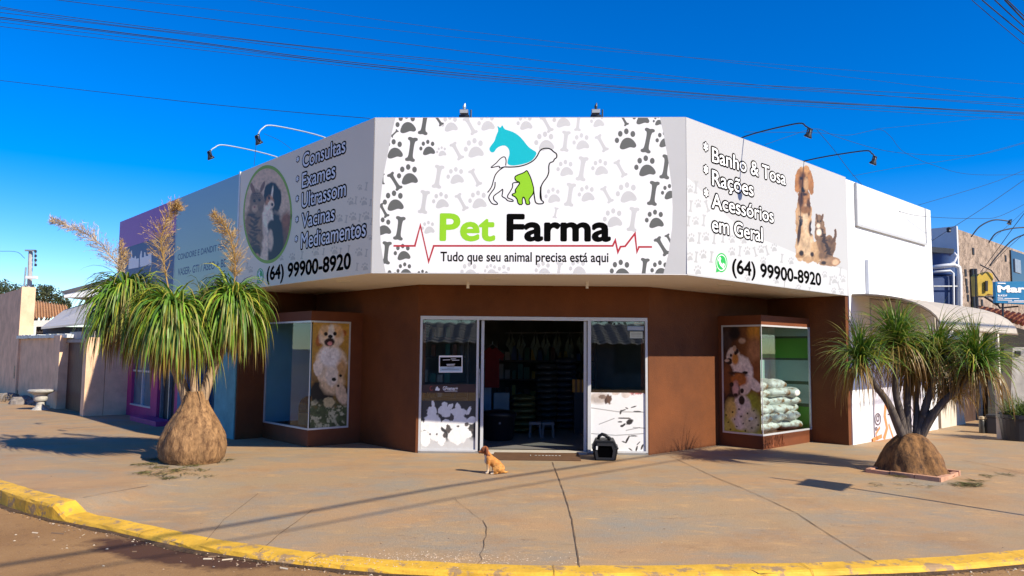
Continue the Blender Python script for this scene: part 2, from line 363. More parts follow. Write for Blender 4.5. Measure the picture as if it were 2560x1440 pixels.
for px, py in ((860, 703), (1812, 712), (1230, 697)):
    p = on_z(px, py, ZB); q = MB(); q.lathe(p-Z*.012, [(.0, 0), (.10, 0), (.11, .008), (.11, .015)], 20); q.build('downlight', M('lamp glass white', (.7, .68, .62), .4, .02), shop)
for px in (1170, 1468):
    p = on_z(px, 704, ZB); q = MB(); q.tube([p, p-Z*.10], .022, 10); q.build('drain_spout', WHITE, shop)
g = MB(); g.prism([p+Z*4.42 for p in inset(.29)]+[W(4.46, 7.96, 4.42)], Z*.06); g.build('roof', ROOFM, shop)
# interior
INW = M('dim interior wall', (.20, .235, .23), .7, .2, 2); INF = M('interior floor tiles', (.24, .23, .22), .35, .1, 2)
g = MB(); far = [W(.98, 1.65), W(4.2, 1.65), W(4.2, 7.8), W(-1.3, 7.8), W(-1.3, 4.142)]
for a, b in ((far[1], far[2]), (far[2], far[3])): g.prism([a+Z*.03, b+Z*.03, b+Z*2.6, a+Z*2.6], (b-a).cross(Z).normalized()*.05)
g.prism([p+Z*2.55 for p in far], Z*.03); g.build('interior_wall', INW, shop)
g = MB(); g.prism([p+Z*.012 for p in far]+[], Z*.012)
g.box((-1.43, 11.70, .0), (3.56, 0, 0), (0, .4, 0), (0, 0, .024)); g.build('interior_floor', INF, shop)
# shopfront
front = bpy.data.objects.new('shopfront', None); COL.objects.link(front); front.parent = shop; front['_o'] = shop['_o']
g = MB(); yf = 11.715
def fbox(mb, x0, x1, z0, z1, y=yf, t=.06, mi=0): mb.box((x0, y, z0), (x1-x0, 0, 0), (0, t, 0), (0, 0, z1-z0), mi)
fbox(g, -1.43, 2.13, 2.065, 2.12); fbox(g, -1.43, -1.395, .03, 2.065); fbox(g, 2.095, 2.13, .03, 2.065)
fbox(g, -.545, -.51, .03, 2.065); fbox(g, 1.195, 1.245, .03, 2.065); fbox(g, -1.395, -.545, .026, .055); fbox(g, 1.245, 2.095, .026, .055)
g.build('frame', ALU, front)
for x0 in (-.475, 1.14): g = MB(); fbox(g, x0, x0+.045, .03, 2.06, yf+.07, .045); g.build('sliding_rail', ALU, front)
for x0, x1 in ((-1.39, -.55), (1.25, 2.09)):
    g = MB(); fbox(g, x0, x1, .05, 2.06, yf+.03, .008); g.build('pane', GLASS, front)
g = MB(); fbox(g, -.50, -.485, .85, 1.30, yf-.05, .02); fbox(g, -.50, -.485, .90, .92, yf-.05, .06); fbox(g, -.50, -.485, 1.22, 1.24, yf-.05, .06); g.build('door_handle', GREYM, front)
g = MB(); g.box((-.42, 11.66, .0), (1.60, 0, 0), (0, .30, 0), (0, 0, .03)); g.build('threshold', M('pale threshold stone', (.55, .50, .42), .5, .12, 8), shop, bevel=.004)
# display windows
POSTERS = {}
def window_box(name, l0, l1, r0, r1, z0, z1, left, back):
    base = bpy.data.objects.new(name, None); COL.objects.link(base); base.parent = shop; base['_o'] = shop['_o']
    g = MB(); g.bl(l0, l1, r0, r1, 0, z0, 0); g.bl(l0, l1, r0, r1, z1, z1+.16, 0)
    if left: g.bl(l0+.001, l0+.05, 1.25, r1, z0, z1)
    else: g.bl(-1.54, l1, r0+.001, r0+.05, z0, z1)
    g.build('surround', BROWN2, base)
    g = MB(); t = .028
    if left:
        for zz in (z0, z1-t): g.bl(l0-.004, l1, r0-.004, r0+t, zz, zz+t); g.bl(l0-.004, l0+t, r0+t, 1.25, zz, zz+t)
        g.bl(l0-.002, l0+.010, r0-.002, r0+.010, z0+t, z1-t); g.bl(l1-t, l1, r0-.004, r0+t, z0+t, z1-t); g.bl(l0-.004, l0+t, 1.25-t, 1.25, z0+t, z1-t)
    else:
        for zz in (z0, z1-t): g.bl(l0-.004, l0+t, r0-.004, r1, zz, zz+t); g.bl(l0+t, -1.54, r0-.004, r0+t, zz, zz+t)
        g.bl(l0-.002, l0+.010, r0-.002, r0+.010, z0+t, z1-t); g.bl(l0-.004, l0+t, r1-t, r1, z0+t, z1-t); g.bl(-1.54-t, -1.54, r0-.004, r0+t, z0+t, z1-t)
    g.build('frame', ALU, base)
    g = MB()
    if left: g.bl(l0+.02, l1-t, r0+.008, r0+.014, z0+t, z1-t)
    else: g.bl(l0+.008, l0+.014, r0+.02, r1-t, z0+t, z1-t)
    g.build('pane', GLASSB if left else GLASS, base)
    g = MB()
    if left:
        g.bl(l0+.03, l1, r1-.03, r1-.004, z0, z1, 0); g.bl(l1-.02, l1-.001, r0+.03, r1-.03, z0, z1, 0)
    else:
        edges = [z0, .62, .68, 1.02, 1.08, 1.46, 1.50, 1.86, 1.90, z1]; cm = [1, 2, 0, 2, 0, 2, 1, 2, 0]
        for a, b, c in zip(edges[:-1], edges[1:], cm): g.bl(l1-.03, l1-.004, r0+.05, r1-.02, a, b, c); g.bl(l0+.03, l1-.03, r1-.02, r1-.001, a, b, c)
    g.build('back_panel', back, base)
    return base
bayL = window_box('display_window', 2.607, 4.28, .512, 1.482, .27, 2.05, True, [M('teal back panel', (.34, .60, .66), .5, .1, 2)])
bayR = window_box('display_window', -2.29, -1.474, 6.126, 7.86, .22, 2.06, False, [M('pale teal panel', (.34, .50, .46), .5, .06, 2), M('leaf green panel', (.09, .36, .035), .5, .06, 2), M('dark shelf edge', (.03, .09, .05), .5, .1, 4)])
# rust coloured splash of dry roots at the right window's foot
g = MB()
for i in range(34):
    r0 = 6.17+random.random()*.62; z = .22; pts = []
    for k in range(5): pts.append(W(-2.297-random.random()*.012, r0, z-.05*k)); r0 += random.uniform(-.03, .03)
    g.tube(pts, .005, 4)
tag(g.build('dry_roots', M('rust brown roots', (.26, .085, .035), .9, .3, 30), base=W(-2.3, 6.5, 0)), 'rust brown strands hanging down the skirting under the right display window', 'dry roots')

# ------------------------------------------------------------------ neighbours on the left
PURP = M('magenta render', (.46, .045, .17), .7, .15, 3, .1, 40); TEAL = M('teal painted render', (.11, .33, .36), .7, .22, 3, .1, 40); BLUEP = M('blue painted render', (.07, .17, .30), .7, .15, 3)
WINB = M('bluish window', (.10, .16, .20), .15, .3, 2, spec=.6); BLACKI = M('black interior', (.012, .012, .015), .6, .2, 3)
row = thing('shop_row', 'neighbouring row of shops with teal pier and magenta front', 'building', W(8, 0, 0))
g = MB(); g.bl(4.46, 11.88, .04, 7.9, 2.62, 4.66); g.bl(4.46, 11.88, 1.2, 7.9, -.1, 2.62); g.build('upper_wall', M('pale grey render', (.45, .46, .46), .7, .1, 2), row)
g = MB(); g.bl(4.335, 5.25, 0, 1.2, -.05, 2.61); g.build('teal_pier', TEAL, row)
g = MB(); g.bl(6.70, 7.18, 0, 1.2, -.05, 2.61); g.build('blue_pier', BLUEP, row)
g = MB()
g.bl(7.18, 7.35, -.0, .3, -.1, 2.6); g.bl(8.42, 8.85, 0, .3, -.1, 2.6); g.bl(8.85, 10.25, 0, .3, -.1, .28); g.bl(8.85, 10.25, 0, .3, 1.72, 2.6); g.bl(10.25, 11.85, 0, .3, -.1, 2.6); g.bl(7.35, 8.42, 0, .3, 2.15, 2.6)
g.build('magenta_wall', PURP, row)
wn = MB(); wn.bl(8.85, 10.25, .06, .10, .28, 1.72); wo = wn.build('window', WINB, row)
g = MB(); g.bl(8.83, 10.27, -.01, .05, .25, .285); g.bl(9.52, 9.57, .02, .07, .285, 1.72); g.bl(8.85, 10.25, .02, .07, 1.02, 1.06); g.build('frame', ALU, wo)
dn = MB(); dn.bl(7.35, 8.42, .12, .16, -.1, 2.15); do_ = dn.build('door', BLACKI, row)
g = MB(); g.bl(7.36, 7.42, .06, .12, -.1, 2.15); g.bl(7.86, 7.91, .06, .12, -.1, 2.15); g.bl(8.35, 8.41, .06, .12, -.1, 2.15); g.build('frame', GREYM, do_)
g = MB(); g.bl(5.25, 6.70, .5, .55, -.05, 2.6); g.build('shop_window', WINB, row)
g = MB(); g.bl(6.0, 6.05, .44, .5, -.05, 2.6); g.bl(5.26, 5.32, .44, .5, -.05, 2.6); g.build('frame', ALU, row)
g = MB(); g.bl(7.3, 9.0, -.35, -.01, -.1, .10); g.build('step', PURP, row, bevel=.01)

# ------------------------------------------------------------------ boundary wall, gate, house on the far left
CREAM = M('stained cream render', (.74, .49, .31), .8, .22, 2.2, .2, 30); GATE = M('brown timber gate', (.075, .029, .018), .6, .25, 3, .1, 20, stretch=(6, 6, .6))
bw = thing('boundary_wall', 'stained cream boundary wall with a taller end part and weathered coping', 'wall', W(17, -.7, 0))
g = MB(); g.bl(13.9, 19.3, -.78, -.58, -.4, 1.80); g.build('wall', CREAM, bw)
g = MB(); g.bl(19.3, 27, -.80, -.50, -.5, 3.40); g.bl(19.05, 19.3, -.84, -.46, -.4, 3.44); g.build('tall_wall', CREAM, bw)
g = MB()
for i in range(30):
    l0 = 12.7+i*.22; g.bl(l0, l0+.2195, -.86, -.50, 1.80+random.uniform(-.004, .012), 1.90+random.uniform(-.015, .02))
g.build('coping', M('weathered metal coping', (.50, .52, .52), .5, .3, 4), bw)
g = MB(); g.bl(19.5, 19.62, -.815, -.80, .55, .95); g.build('meter_box', DARKM, bw)
gp = thing('gate', 'closed brown boarded gate between two cream pillars', 'gate', W(12.0, -.7, 0))
g = MB(); g.bl(13.2, 13.9, -.90, -.50, -.3, 1.86); g.build('pillar', CREAM, gp)
g = MB(); g.bl(10.56, 10.85, -.90, -.50, -.2, 1.80); g.build('pillar', CREAM, gp)
g = MB()
for i in range(14): l0 = 10.86+i*.1665; g.bl(l0, l0+.161, -.70, -.66+random.uniform(0, .008), -.15, 1.68)
g.build('boards', GATE, gp)
g = MB(); g.bl(10.85, 13.2, -.76, -.60, 1.68, 1.76); g.build('lintel', M('grey lintel', (.28, .25, .24), .7, .2, 3), gp)
g = MB(); g.bl(10.86, 13.2, -.69, -.66, 1.77, 1.95); g.build('top_rail', M('bleached board', (.4, .38, .36), .7, .2, 3), gp)
g = MB(); g.bl(10.56, 10.85, -.49, .0, -.2, 1.95); tag(g.build('side_wall', CREAM, gp))
# house behind the boundary wall
house = thing('house', 'low house with grey metal roof and tiled wing behind the boundary wall', 'house', at(160, 860, 24))
TILE = M('clay roof tiles', (.42, .24, .13), .8, .25, 5)
def tiled(mb, a, b, c, d, nu, nv):                         # corrugated tiled slope a-b eave, d-c ridge
    a, b, c, d = map(Vector, (a, b, c, d)); n = (b-a).cross(d-a).normalized(); n = n if n.z > 0 else -n; k = len(mb.v)
    for j in range(nv*2):
        v = (j//2+(j % 2)*.98)/nv if True else 0
        for i in range(nu*4+1):
            u = i/(nu*4); p = (a+(b-a)*u)*(1-v)+(d+(c-d)*u)*v
            mb.v.append(p+n*(.05*math.sin(i*math.pi/2)+(.05 if j % 2 == 0 else 0)))
    W_ = nu*4+1
    for j in range(nv*2-1):
        for i in range(nu*4): mb.f.append((k+j*W_+i, k+j*W_+i+1, k+(j+1)*W_+i+1, k+(j+1)*W_+i)); mb.m.append(0)
g = MB(); tiled(g, at(66, 799, 27), at(175, 797, 27), at(168, 764, 31), at(66, 748, 31), 15, 9); g.build('tile_roof', TILE, house, recalc=False)
g = MB(); a, b = at(68, 802, 26.9), at(150, 800, 26.9); g.box(a-Z*.22, b-a, (0, .1, 0), Z*.22); g.build('fascia_board', WHITE, house)
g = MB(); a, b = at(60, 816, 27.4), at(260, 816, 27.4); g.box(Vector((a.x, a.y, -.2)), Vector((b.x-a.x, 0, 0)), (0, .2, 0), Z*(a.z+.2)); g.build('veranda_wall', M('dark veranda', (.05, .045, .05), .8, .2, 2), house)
for px in (83, 120):
    g = MB(); p = at(px, 815, 26.7); g.box(Vector((p.x-.05, p.y, -.2)), (.1, 0, 0), (0, .1, 0), Z*(p.z+.2)); g.build('post', WHITE, house)
MROOF = M('grey metal roofing', (.40, .39, .38), .5, .12, 1.2, .1, 3, stretch=(1, 8, 1))
g = MB(); g.prism([at(103, 818, 22.5), at(262, 802, 22.0), at(262, 742, 25.5), at(160, 775, 25.5)], (0, 0, -.06)); g.build('metal_roof', MROOF, house)
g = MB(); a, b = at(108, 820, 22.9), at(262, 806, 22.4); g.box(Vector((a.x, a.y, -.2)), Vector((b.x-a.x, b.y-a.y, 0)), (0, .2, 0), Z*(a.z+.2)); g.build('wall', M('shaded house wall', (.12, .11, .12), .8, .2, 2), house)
g = MB(); g.prism([at(150, 729, 25), at(215, 712, 25), at(290, 690, 25), at(290, 702, 25), at(218, 722, 25), at(158, 734, 25)], (0, 3, .0)); g.build('upper_roof', M('dark roof edge', (.10, .10, .11), .6, .2, 3), house)
g = MB(); g.prism([at(160, 735, 25.05), at(218, 722, 25.05), at(290, 703, 25.05), at(290, 722, 25.05), at(222, 742, 25.05), at(160, 744, 25.05)], (0, 2.5, 0)); g.build('upper_fascia', WHITE, house)
g = MB(); g.prism([at(213, 742, 25.3), at(290, 722, 25.3), at(290, 800, 25.3), at(213, 800, 25.3)], (0, 2, 0)); g.build('upper_wall', M('brown upper wall', (.10, .07, .06), .8, .2, 2), house)
# utility pole
p0, p1 = at(73, 850, 24.5), at(77, 626, 24.5); up = thing('utility_pole', 'slim grey concrete utility pole with stacked insulators beside tiled roof', 'utility pole', (p0.x, p0.y, -.2))
g = MB(); g.tube([(p0.x, p0.y, -.2), p1], [.10, .065], 8); g.build('pole', M('grey concrete pole', (.40, .39, .38), .8, .15, 5), up)
g = MB(); g.cbox(at(76, 628, 24.4), .34, .06, .05)
g.tube([at(88, 628, 24.4), at(88, 664, 24.4)], .02, 6); g.build('bracket', GREYM, up)
for py in (628, 639, 650, 662):
    q = MB(); c = at(89, py, 24.4); q.lathe(c-Z*.05, [(.02, 0), (.045, .02), (.03, .045), (.045, .07), (.015, .085)], 10); q.build('insulator', DARKM, up)
g = MB(); g.cbox(at(79, 697, 24.3), .34, .12, .09); g.build('street_lamp_head', M('pale lamp', (.7, .7, .7), .4, .1), up)
g = MB(); g.tube([at(60, 722, 25.5), at(65, 668, 25.5)], .028, 6); tag(g.build('antenna', GREYM), 'thin grey antenna rod rising behind the tall cream wall', 'antenna')
# urn
p = W(13.2, -1.25, 0); p.z = -.05
ur = thing('garden_urn', 'weathered grey stone garden urn on a flared foot by the gate pillar', 'urn', p); STONE = M('weathered cast stone', (.42, .40, .36), .85, .35, 7, .3, 40)
g = MB(); g.lathe(p, [(.22, 0), (.23, .04), (.17, .07), (.11, .13), (.085, .2), (.10, .25)], 20); g.build('foot', STONE, ur, smooth=True)
g = MB(); g.lathe(p, [(.10, .25), (.15, .28), (.155, .36), (.14, .41), (.20, .45), (.28, .49), (.30, .53), (.27, .55), (.2, .54), (.05, .50)], 20); g.build('bowl', STONE, ur, smooth=True)
# rubble and dried plants at the foot of the wall
STN = M('rubble stone', (.22, .19, .165), .9, .4, 8, .4, 30)
for i, px in enumerate((8, 22, 33, 47, 58, 70, 79, 90)):
    p = on_z(px, 1004+random.uniform(-2, 10)+px*.13, -.1); g = MB(); s_ = random.uniform(.12, .24); g.ball(p+Z*s_*.5, s_*1.2, s_, s_*.75, 0, 9, 6, .18)
    lab = ['grey rubble stone at the left picture edge, first of the row', 'flat grey stone second in the rubble row', 'small grey stone lying beside the flat one', 'broken grey lump midway along the rubble row', 'larger rubble lump under the wall crack', 'grey lump between the crack and the urn', 'squat stone in the urn shadow', 'last rubble stone touching the urn side'][i]
    tag(g.build('rubble_stone', STN, base=p), lab, 'stone', 'rubble stones along the cream wall')
g = MB()
for i in range(60):
    p = on_z(random.uniform(2, 85), random.uniform(1000, 1016), -.1); pts = [p]; d = Vector((random.gauss(0, .5), random.gauss(0, .3), 1)).normalized()
    for k in range(4): pts.append(pts[-1]+d*.08); d = (d+Vector((random.gauss(0, .3), random.gauss(0, .3), -.25))).normalized()
    g.tube(pts, .012, 4)
tag(g.build('dry_weeds', M('dry grey weeds', (.16, .13, .10), .9, .4, 20)), kind='stuff')

# ------------------------------------------------------------------ white building on the right
wb = thing('white_building', 'white rendered building with an empty framed sign panel and beige awning', 'building', W(-2.97, 10, 0))
g = MB(); g.bl(-2.97, 5, 7.98, 12.25, 2.62, 4.72); g.bl(-2.97, -2.72, 7.98, 8.86, -.2, 2.62); g.bl(-2.97, -2.72, 11.40, 12.25, -.2, 2.62); g.bl(-2.93, 5, 8.0, 12.2, -.2, 2.62)
g.build('wall', WHITE, wb)
g = MB(); z0, z1 = 3.95, 4.70
g.bl(-3.005, -2.972, 8.36, 11.80, z0, z1, 0); sp = g.build('blank_sign', M('pale grey blank panel', (.66, .67, .68), .5, .03, 1), wb)
g = MB(); g.bl(-3.02, -2.972, 8.31, 8.36, z0-.04, z1); g.bl(-3.02, -2.972, 11.80, 11.84, z0-.04, z1); g.bl(-3.02, -2.972, 8.36, 11.80, z0-.045, z0); g.build('sign_frame', M('grey sign frame', (.45, .46, .47), .5, .05), sp)
g = MB(); g.bl(-3.03, -2.973, 8.70, 8.84, 2.68, 3.32); g.build('downpipe', M('pale grey pipe', (.60, .63, .68), .5, .05), wb)
AWN = M('beige awning sheet', (.42, .37, .30), .6, .12, 1.5, .05, 6)
g = MB(); n = 10; prof = [(-2.975-1.43*math.sin(i/n*math.pi/2), 2.02+.62*math.cos(i/n*math.pi/2)) for i in range(n+1)]
for (la, za), (lb, zb) in zip(prof[:-1], prof[1:]):
    g.prism([W(la, 8.1, za), W(lb, 8.1, zb), W(lb, 12.6, zb), W(la, 12.6, za)], (0, 0, .015))
aw = g.build('awning', AWN, wb, smooth=False)
g = MB()
for r_ in (8.09, 9.6, 11.1, 12.59):
    g.tube([W(l_, r_, z_-.015) for l_, z_ in prof], .014, 6)
g.tube([W(-4.4, 8.08, 2.01), W(-4.4, 12.6, 2.01)], .018, 6); g.build('awning_frame', M('brown awning frame', (.20, .15, .10), .5, .1), aw)
g = MB(); p = W(-4.36, 11.25, -.1); g.cbox(p, .09, .09, 2.12, 0, TH); g.build('post', M('cream painted post', (.66, .60, .50), .6, .1, 6), aw)
MUR = M('pale lilac printed board', (.60, .57, .63), .5, .05, 2)
g = MB(); g.bl(-2.99, -2.935, 8.88, 11.38, -.08, 2.6); mu = g.build('shutter', MUR, wb)
def stroke(mb, P, w_, nrm):
    P = [Vector(p) for p in P]; k = len(mb.v)
    for i, p in enumerate(P):
        t_ = (P[min(i+1, len(P)-1)]-P[max(0, i-1)]).normalized(); s_ = t_.cross(nrm).normalized()*w_/2
        mb.v += [p-s_, p+s_]
    for i in range(len(P)-1): mb.f.append((k+2*i, k+2*i+1, k+2*i+3, k+2*i+2)); mb.m.append(0)
def onR(px, py, off=.004): return on_plane(px, py, W(-2.99-off, 0), L)
def ell(cx, cy, rx, ry, n=16, a0=0, a1=2*math.pi): return [(cx+rx*math.cos(a0+(a1-a0)*i/n), cy+ry*math.sin(a0+(a1-a0)*i/n)) for i in range(n+1)]
g = MB()
for P, w_ in (([(2215, 1005), (2212, 1040), (2218, 1070), (2210, 1098)], .10), ([(2200, 1068), (2190, 1085), (2194, 1100)], .05), ([(2182, 1100), (2205, 1090)], .07), (ell(2245, 1010, 6, 10), .03), ([(2222, 1060), (2235, 1100)], .05)):
    stroke(g, [onR(*q) for q in P], w_, L)
g.build('orange_drawing', M('orange paint', (.75, .25, .09), .6, .15), mu, recalc=False)
g = MB()
for P in (ell(2195, 1048, 7, 14), ell(2195, 1046, 3, 7), ell(2191, 1072, 2.5, 3), [(2220, 1036), (2250, 1034)], [(2230, 1046), (2262, 1042)], [(2275, 1010), (2284, 1030), (2278, 1060), (2290, 1080)], [(2290, 1000), (2296, 1030), (2288, 1055)], [(2300, 1070), (2290, 1085), (2305, 1096)], ell(2265, 1075, 8, 12)):
    stroke(g, [onR(*q, .008) for q in P], .022, L)
g.build('line_drawing', M('dark line paint', (.10, .06, .07), .6, .15), mu, recalc=False)
# beyond the white building
lw = thing('low_wall', 'low cream wall under the awning end beside a dark brown opening', 'wall', W(-2.9, 13, 0))
g = MB(); g.bl(-2.95, -2.75, 12.5, 14.1, -.3, .95); g.build('wall', M('cream render', (.62, .55, .44), .7, .12, 3, .1, 30), lw)
g = MB(); g.bl(-2.7, -2.6, 12.3, 19, -.3, 2.6); g.build('back_wall', M('dim tan wall', (.33, .29, .23), .8, .2, 2), lw)
g = MB(); g.bl(-2.80, -2.72, 14.2, 15.6, -.3, 1.9); g.build('brown_door', M('dark brown door', (.06, .03, .02), .6, .2, 3), lw)
wf = MB(); wf.bl(-2.78, -2.72, 13.2, 14.9, 1.95, 2.05); wf.bl(-2.78, -2.72, 13.2, 14.9, 2.35, 2.42); wf.bl(-2.78, -2.72, 13.2, 13.3, 2.05, 2.35); wf.bl(-2.78, -2.72, 14.8, 14.9, 2.05, 2.35); wf.bl(-2.78, -2.72, 14.0, 14.08, 2.05, 2.35)
wf.build('window_frame', WHITE, lw)
# bins and canisters
p = on_z(2490, 1096, -.1); bn = thing('rubbish_bin', 'dark grey square rubbish bin with a swing lid beneath the awning', 'bin', p)
g = MB(); g.cbox(p, .24, .24, .42, 0, TH); g.build('body', M('charcoal plastic', (.045, .045, .05), .5, .1), bn, bevel=.02)
g = MB(); g.cbox(p+Z*.42, .27, .27, .06, 0, TH); g.build('lid', M('charcoal plastic', 0), bn, bevel=.015)
for i, (px, lab) in enumerate(((2456, 'tall metal canister with pale cap, left one beside the dark bin'), (2470, 'tall metal canister with pale cap touching the dark bin'))):
    p = on_z(px, 1095, -.1); cn = thing('canister', lab, 'canister', p, 'canisters under the awning')
    g = MB(); g.lathe(p, [(.05, 0), (.055, .02), (.055, .34), (.04, .38)], 12); g.build('body', M('dark olive metal', (.07, .065, .055), .4, .2, metal=.5), cn, smooth=True)
    g = MB(); g.lathe(p+Z*.38, [(.045, 0), (.05, .01), (.05, .05), (.03, .06)], 12); g.build('cap', M('tan cap', (.5, .4, .25), .6, .1), cn)
g = MB(); p = on_z(2432, 1090, -.1); g.tube([p+Vector((-.3, 0, .03)), p+Vector((.1, .05, .05)), p+Vector((.3, .3, .03))], .03, 8); g.cbox(p+Vector((.05, .1, 0)), .3, .12, .07, 0, .5)
tag(g.build('debris_pile', DARKM, base=p), 'dark scrap lying on the paving below the awning', 'debris')
# planter at the right edge
p = at(2546, 1092, 14.2); p.z = -.15
pl = thing('planter', 'large black planter tub at the right end past the awning post', 'planter', p)
g = MB(); g.lathe(p, [(.22, 0), (.25, .03), (.30, .55), (.33, .56), (.33, .63), (.28, .63), (.26, .52)], 24); g.build('tub', M('black plastic tub', (.02, .022, .028), .4, .1), pl, smooth=False)
# the blue building with its tank, stone clad building, roofs
bt = thing('blue_annex', 'dark blue annex with a rounded water tank and white pipes behind the white building', 'building', at(2365, 900, 19))
NAVY = M('navy painted wall', (.035, .065, .17), .5, .25, 2)
def slab(mb, pix, Y, t, mi=0): mb.prism([at(x, y, Y) for x, y in pix], (0, t, 0), mi); return mb
g = MB(); slab(g, [(2326, 690), (2402, 690), (2404, 1060), (2326, 1060)], 19.0, 2.5); g.build('wall', NAVY, bt)
g = MB(); c = at(2348, 690, 19.6); g.lathe(c, [(.34, 0), (.36, .04), (.36, .52), (.38, .54), (.38, .62), (.30, .70), (.0, .74)], 24); g.build('water_tank', M('blue tank plastic', (.05, .10, .24), .4, .15), bt, smooth=True)
g = MB(); slab(g, [(2318, 616), (2385, 622), (2385, 634), (2318, 630)], 19.2, 1.0); g.build('eave', DARKM, bt)
WP = M('white pipe', (.68, .70, .72), .4, .06)
g = MB(); g.tube([at(2334, 668, 18.9), at(2385, 662, 18.9), at(2397, 668, 18.9), at(2400, 690, 18.9), at(2401, 1000, 18.9)], .055, 8); g.build('pipe', WP, bt, smooth=True)
g = MB(); g.tube([at(2334, 680, 18.9), at(2376, 677, 18.9), at(2383, 683, 18.9), at(2386, 1000, 18.9)], .03, 8); g.build('pipe', WP, bt, smooth=True)
g = MB(); g.tube([at(2385, 633, 18.9), at(2392, 640, 18.9), at(2386, 655, 18.9), at(2360, 668, 18.9)], .035, 8); g.build('pipe', WP, bt, smooth=True)
g = MB(); g.tube([at(2334, 716, 18.9), at(2398, 716, 18.9)], .018, 6); g.build('pipe', GREYM, bt)
def stone_mat():
    m = M('rough stone cladding', (.31, .235, .18), .85, .45, 5, .9, 9); t = m.node_tree; b = t.nodes['Principled BSDF']; old = b.inputs['Base Color'].links[0].from_socket
    tc = t.nodes.new('ShaderNodeTexCoord'); v = t.nodes.new('ShaderNodeTexVoronoi'); v.feature = 'DISTANCE_TO_EDGE'; v.inputs['Scale'].default_value = 2.6; nz_ = node(t, 'ShaderNodeTexNoise', i_Scale=2.2, i_Detail=4.); t.links.new(tc.outputs['Object'], nz_.inputs['Vector']); ma_ = node(t, 'ShaderNodeVectorMath', operation='MULTIPLY_ADD'); ma_.inputs[1].default_value = (1.1, 1.1, 1.1); t.links.new(nz_.outputs['Color'], ma_.inputs[0]); t.links.new(tc.outputs['Object'], ma_.inputs[2]); t.links.new(ma_.outputs[0], v.inputs['Vector'])
    r = t.nodes.new('ShaderNodeMapRange'); r.inputs['From Min'].default_value = .0; r.inputs['From Max'].default_value = .06; t.links.new(v.outputs['Distance'], r.inputs[0])
    x = t.nodes.new('ShaderNodeMix'); x.data_type = 'RGBA'; t.links.new(r.outputs[0], x.inputs[0]); x.inputs[6].default_value = (.13, .095, .07, 1); t.links.new(old, x.inputs[7]); t.links.new(x.outputs[2], b.inputs['Base Color']); return m
SCL = stone_mat(); Ps = at(2395, 575, 21); ls, rs = lr(Ps)
sb = thing('stone_building', 'tall building clad in rough beige stone with small dark vents', 'building', W(ls, rs+3, 0))
g = MB(); g.bl(ls, ls+6, rs, rs+12, -.3, Ps.z+.02); g.build('wall', SCL, sb)
g = MB(); g.bl(ls+.0, ls+6, rs-.12, rs-.005, -.3, Ps.z+.1); g.build('side_wall', M('pale blue side wall', (.55, .58, .62), .7, .08, 2), sb)
for px, py in ((2434, 628), (2515, 646), (2415, 682), (2417, 705), (2419, 724), (2421, 745), (2458, 720), (2456, 757)):
    P = on_plane(px, py, W(ls-.02, 0), L); g = MB(); g.box(P-R*.08-Z*.10, R*.16, L*.025, Z*.2); g.build('vent', BLACKI, sb)
for px in (2430, 2438):
    P = on_plane(px, 672, W(ls-.06, 0), L); g = MB(); g.tube([P, P-Z*1.7], .05, 8); g.build('downpipe', DARKM, sb)
P0, P1 = on_plane(2531, 626, W(ls-.05, 0), L), on_plane(2531, 705, W(ls-.05, 0), L)
g = MB(); g.box(P1, R*4, L*.05, Z*(P0.z-P1.z)); g.build('dark_window', M('dark window glass', (.015, .016, .025), .1, .1, spec=.6), sb)
g = MB(); g.box(P1-L*.03+Z*.35+R*.3, R*.7, L*.03, Z*.45); g.build('shutter', GREYM, sb)
rt = thing('tile_canopy', 'small rust red tiled canopy over a dark doorway by the stone building', 'canopy', at(2520, 830, 17.5))
g = MB(); tiled(g, at(2478, 792, 16.6), at(2640, 842, 16.6), at(2640, 800, 17.6), at(2440, 768, 17.6), 14, 4); g.build('tiles', M('rust roof tiles', (.38, .16, .085), .8, .3, 6), rt, recalc=False)
g = MB(); slab(g, [(2470, 800), (2640, 845), (2640, 1080), (2470, 1080)], 18.2, .2); g.build('doorway', M('dark doorway', (.03, .026, .024), .8, .2), rt)  # dark sheet painted as the shade below the tiles, not a real doorway
gw = thing('grey_wall', 'light grey rendered wall with one small square dark opening at the right edge', 'wall', at(2560, 1000, 16.5))
g = MB(); slab(g, [(2532, 868), (2640, 868), (2640, 1080), (2524, 1080)], 16.3, .3); g.build('wall', M('mottled grey render', (.36, .34, .31), .8, .3, 3, .2, 20), gw)
g = MB(); slab(g, [(2540, 877), (2552, 877), (2552, 890), (2540, 890)], 16.27, .04); g.build('opening', BLACKI, gw)
# yellow battered sign box with brackets
yb = thing('yellow_sign_box', 'battered yellow sign box with torn frame on the stone wall', 'sign', at(2462, 760, 17.5))
g = MB(); g.prism([at(2443, 690, 17.5), at(2449, 684, 17.5), at(2455, 689, 17.5), at(2468, 679, 17.5), at(2481, 684, 17.5), at(2484, 696, 17.5), at(2480, 705, 17.5), at(2489, 716, 17.5), at(2485, 738, 17.5), at(2470, 734, 17.5), at(2462, 740, 17.5), at(2446, 739, 17.5)], (0, .25, 0)); g.build('panel', M('faded yellow plastic', (.55, .37, .04), .5, .25, 3), yb)
g = MB(); slab(g, [(2464, 702), (2470, 702), (2470, 728), (2464, 728)], 17.45, .03); g.build('mark', BLACKI, yb)
g = MB(); g.tube([at(2440, 685, 17.45), at(2440, 742, 17.45), at(2490, 742, 17.45)], .02, 5); g.tube([at(2450, 662, 17.45), at(2478, 676, 17.45), at(2498, 704, 17.45)], .015, 5); g.tube([at(2462, 742, 17.45), at(2492, 762, 17.45), at(2505, 750, 17.45)], .03, 5); g.build('bracket', DARKM, yb)

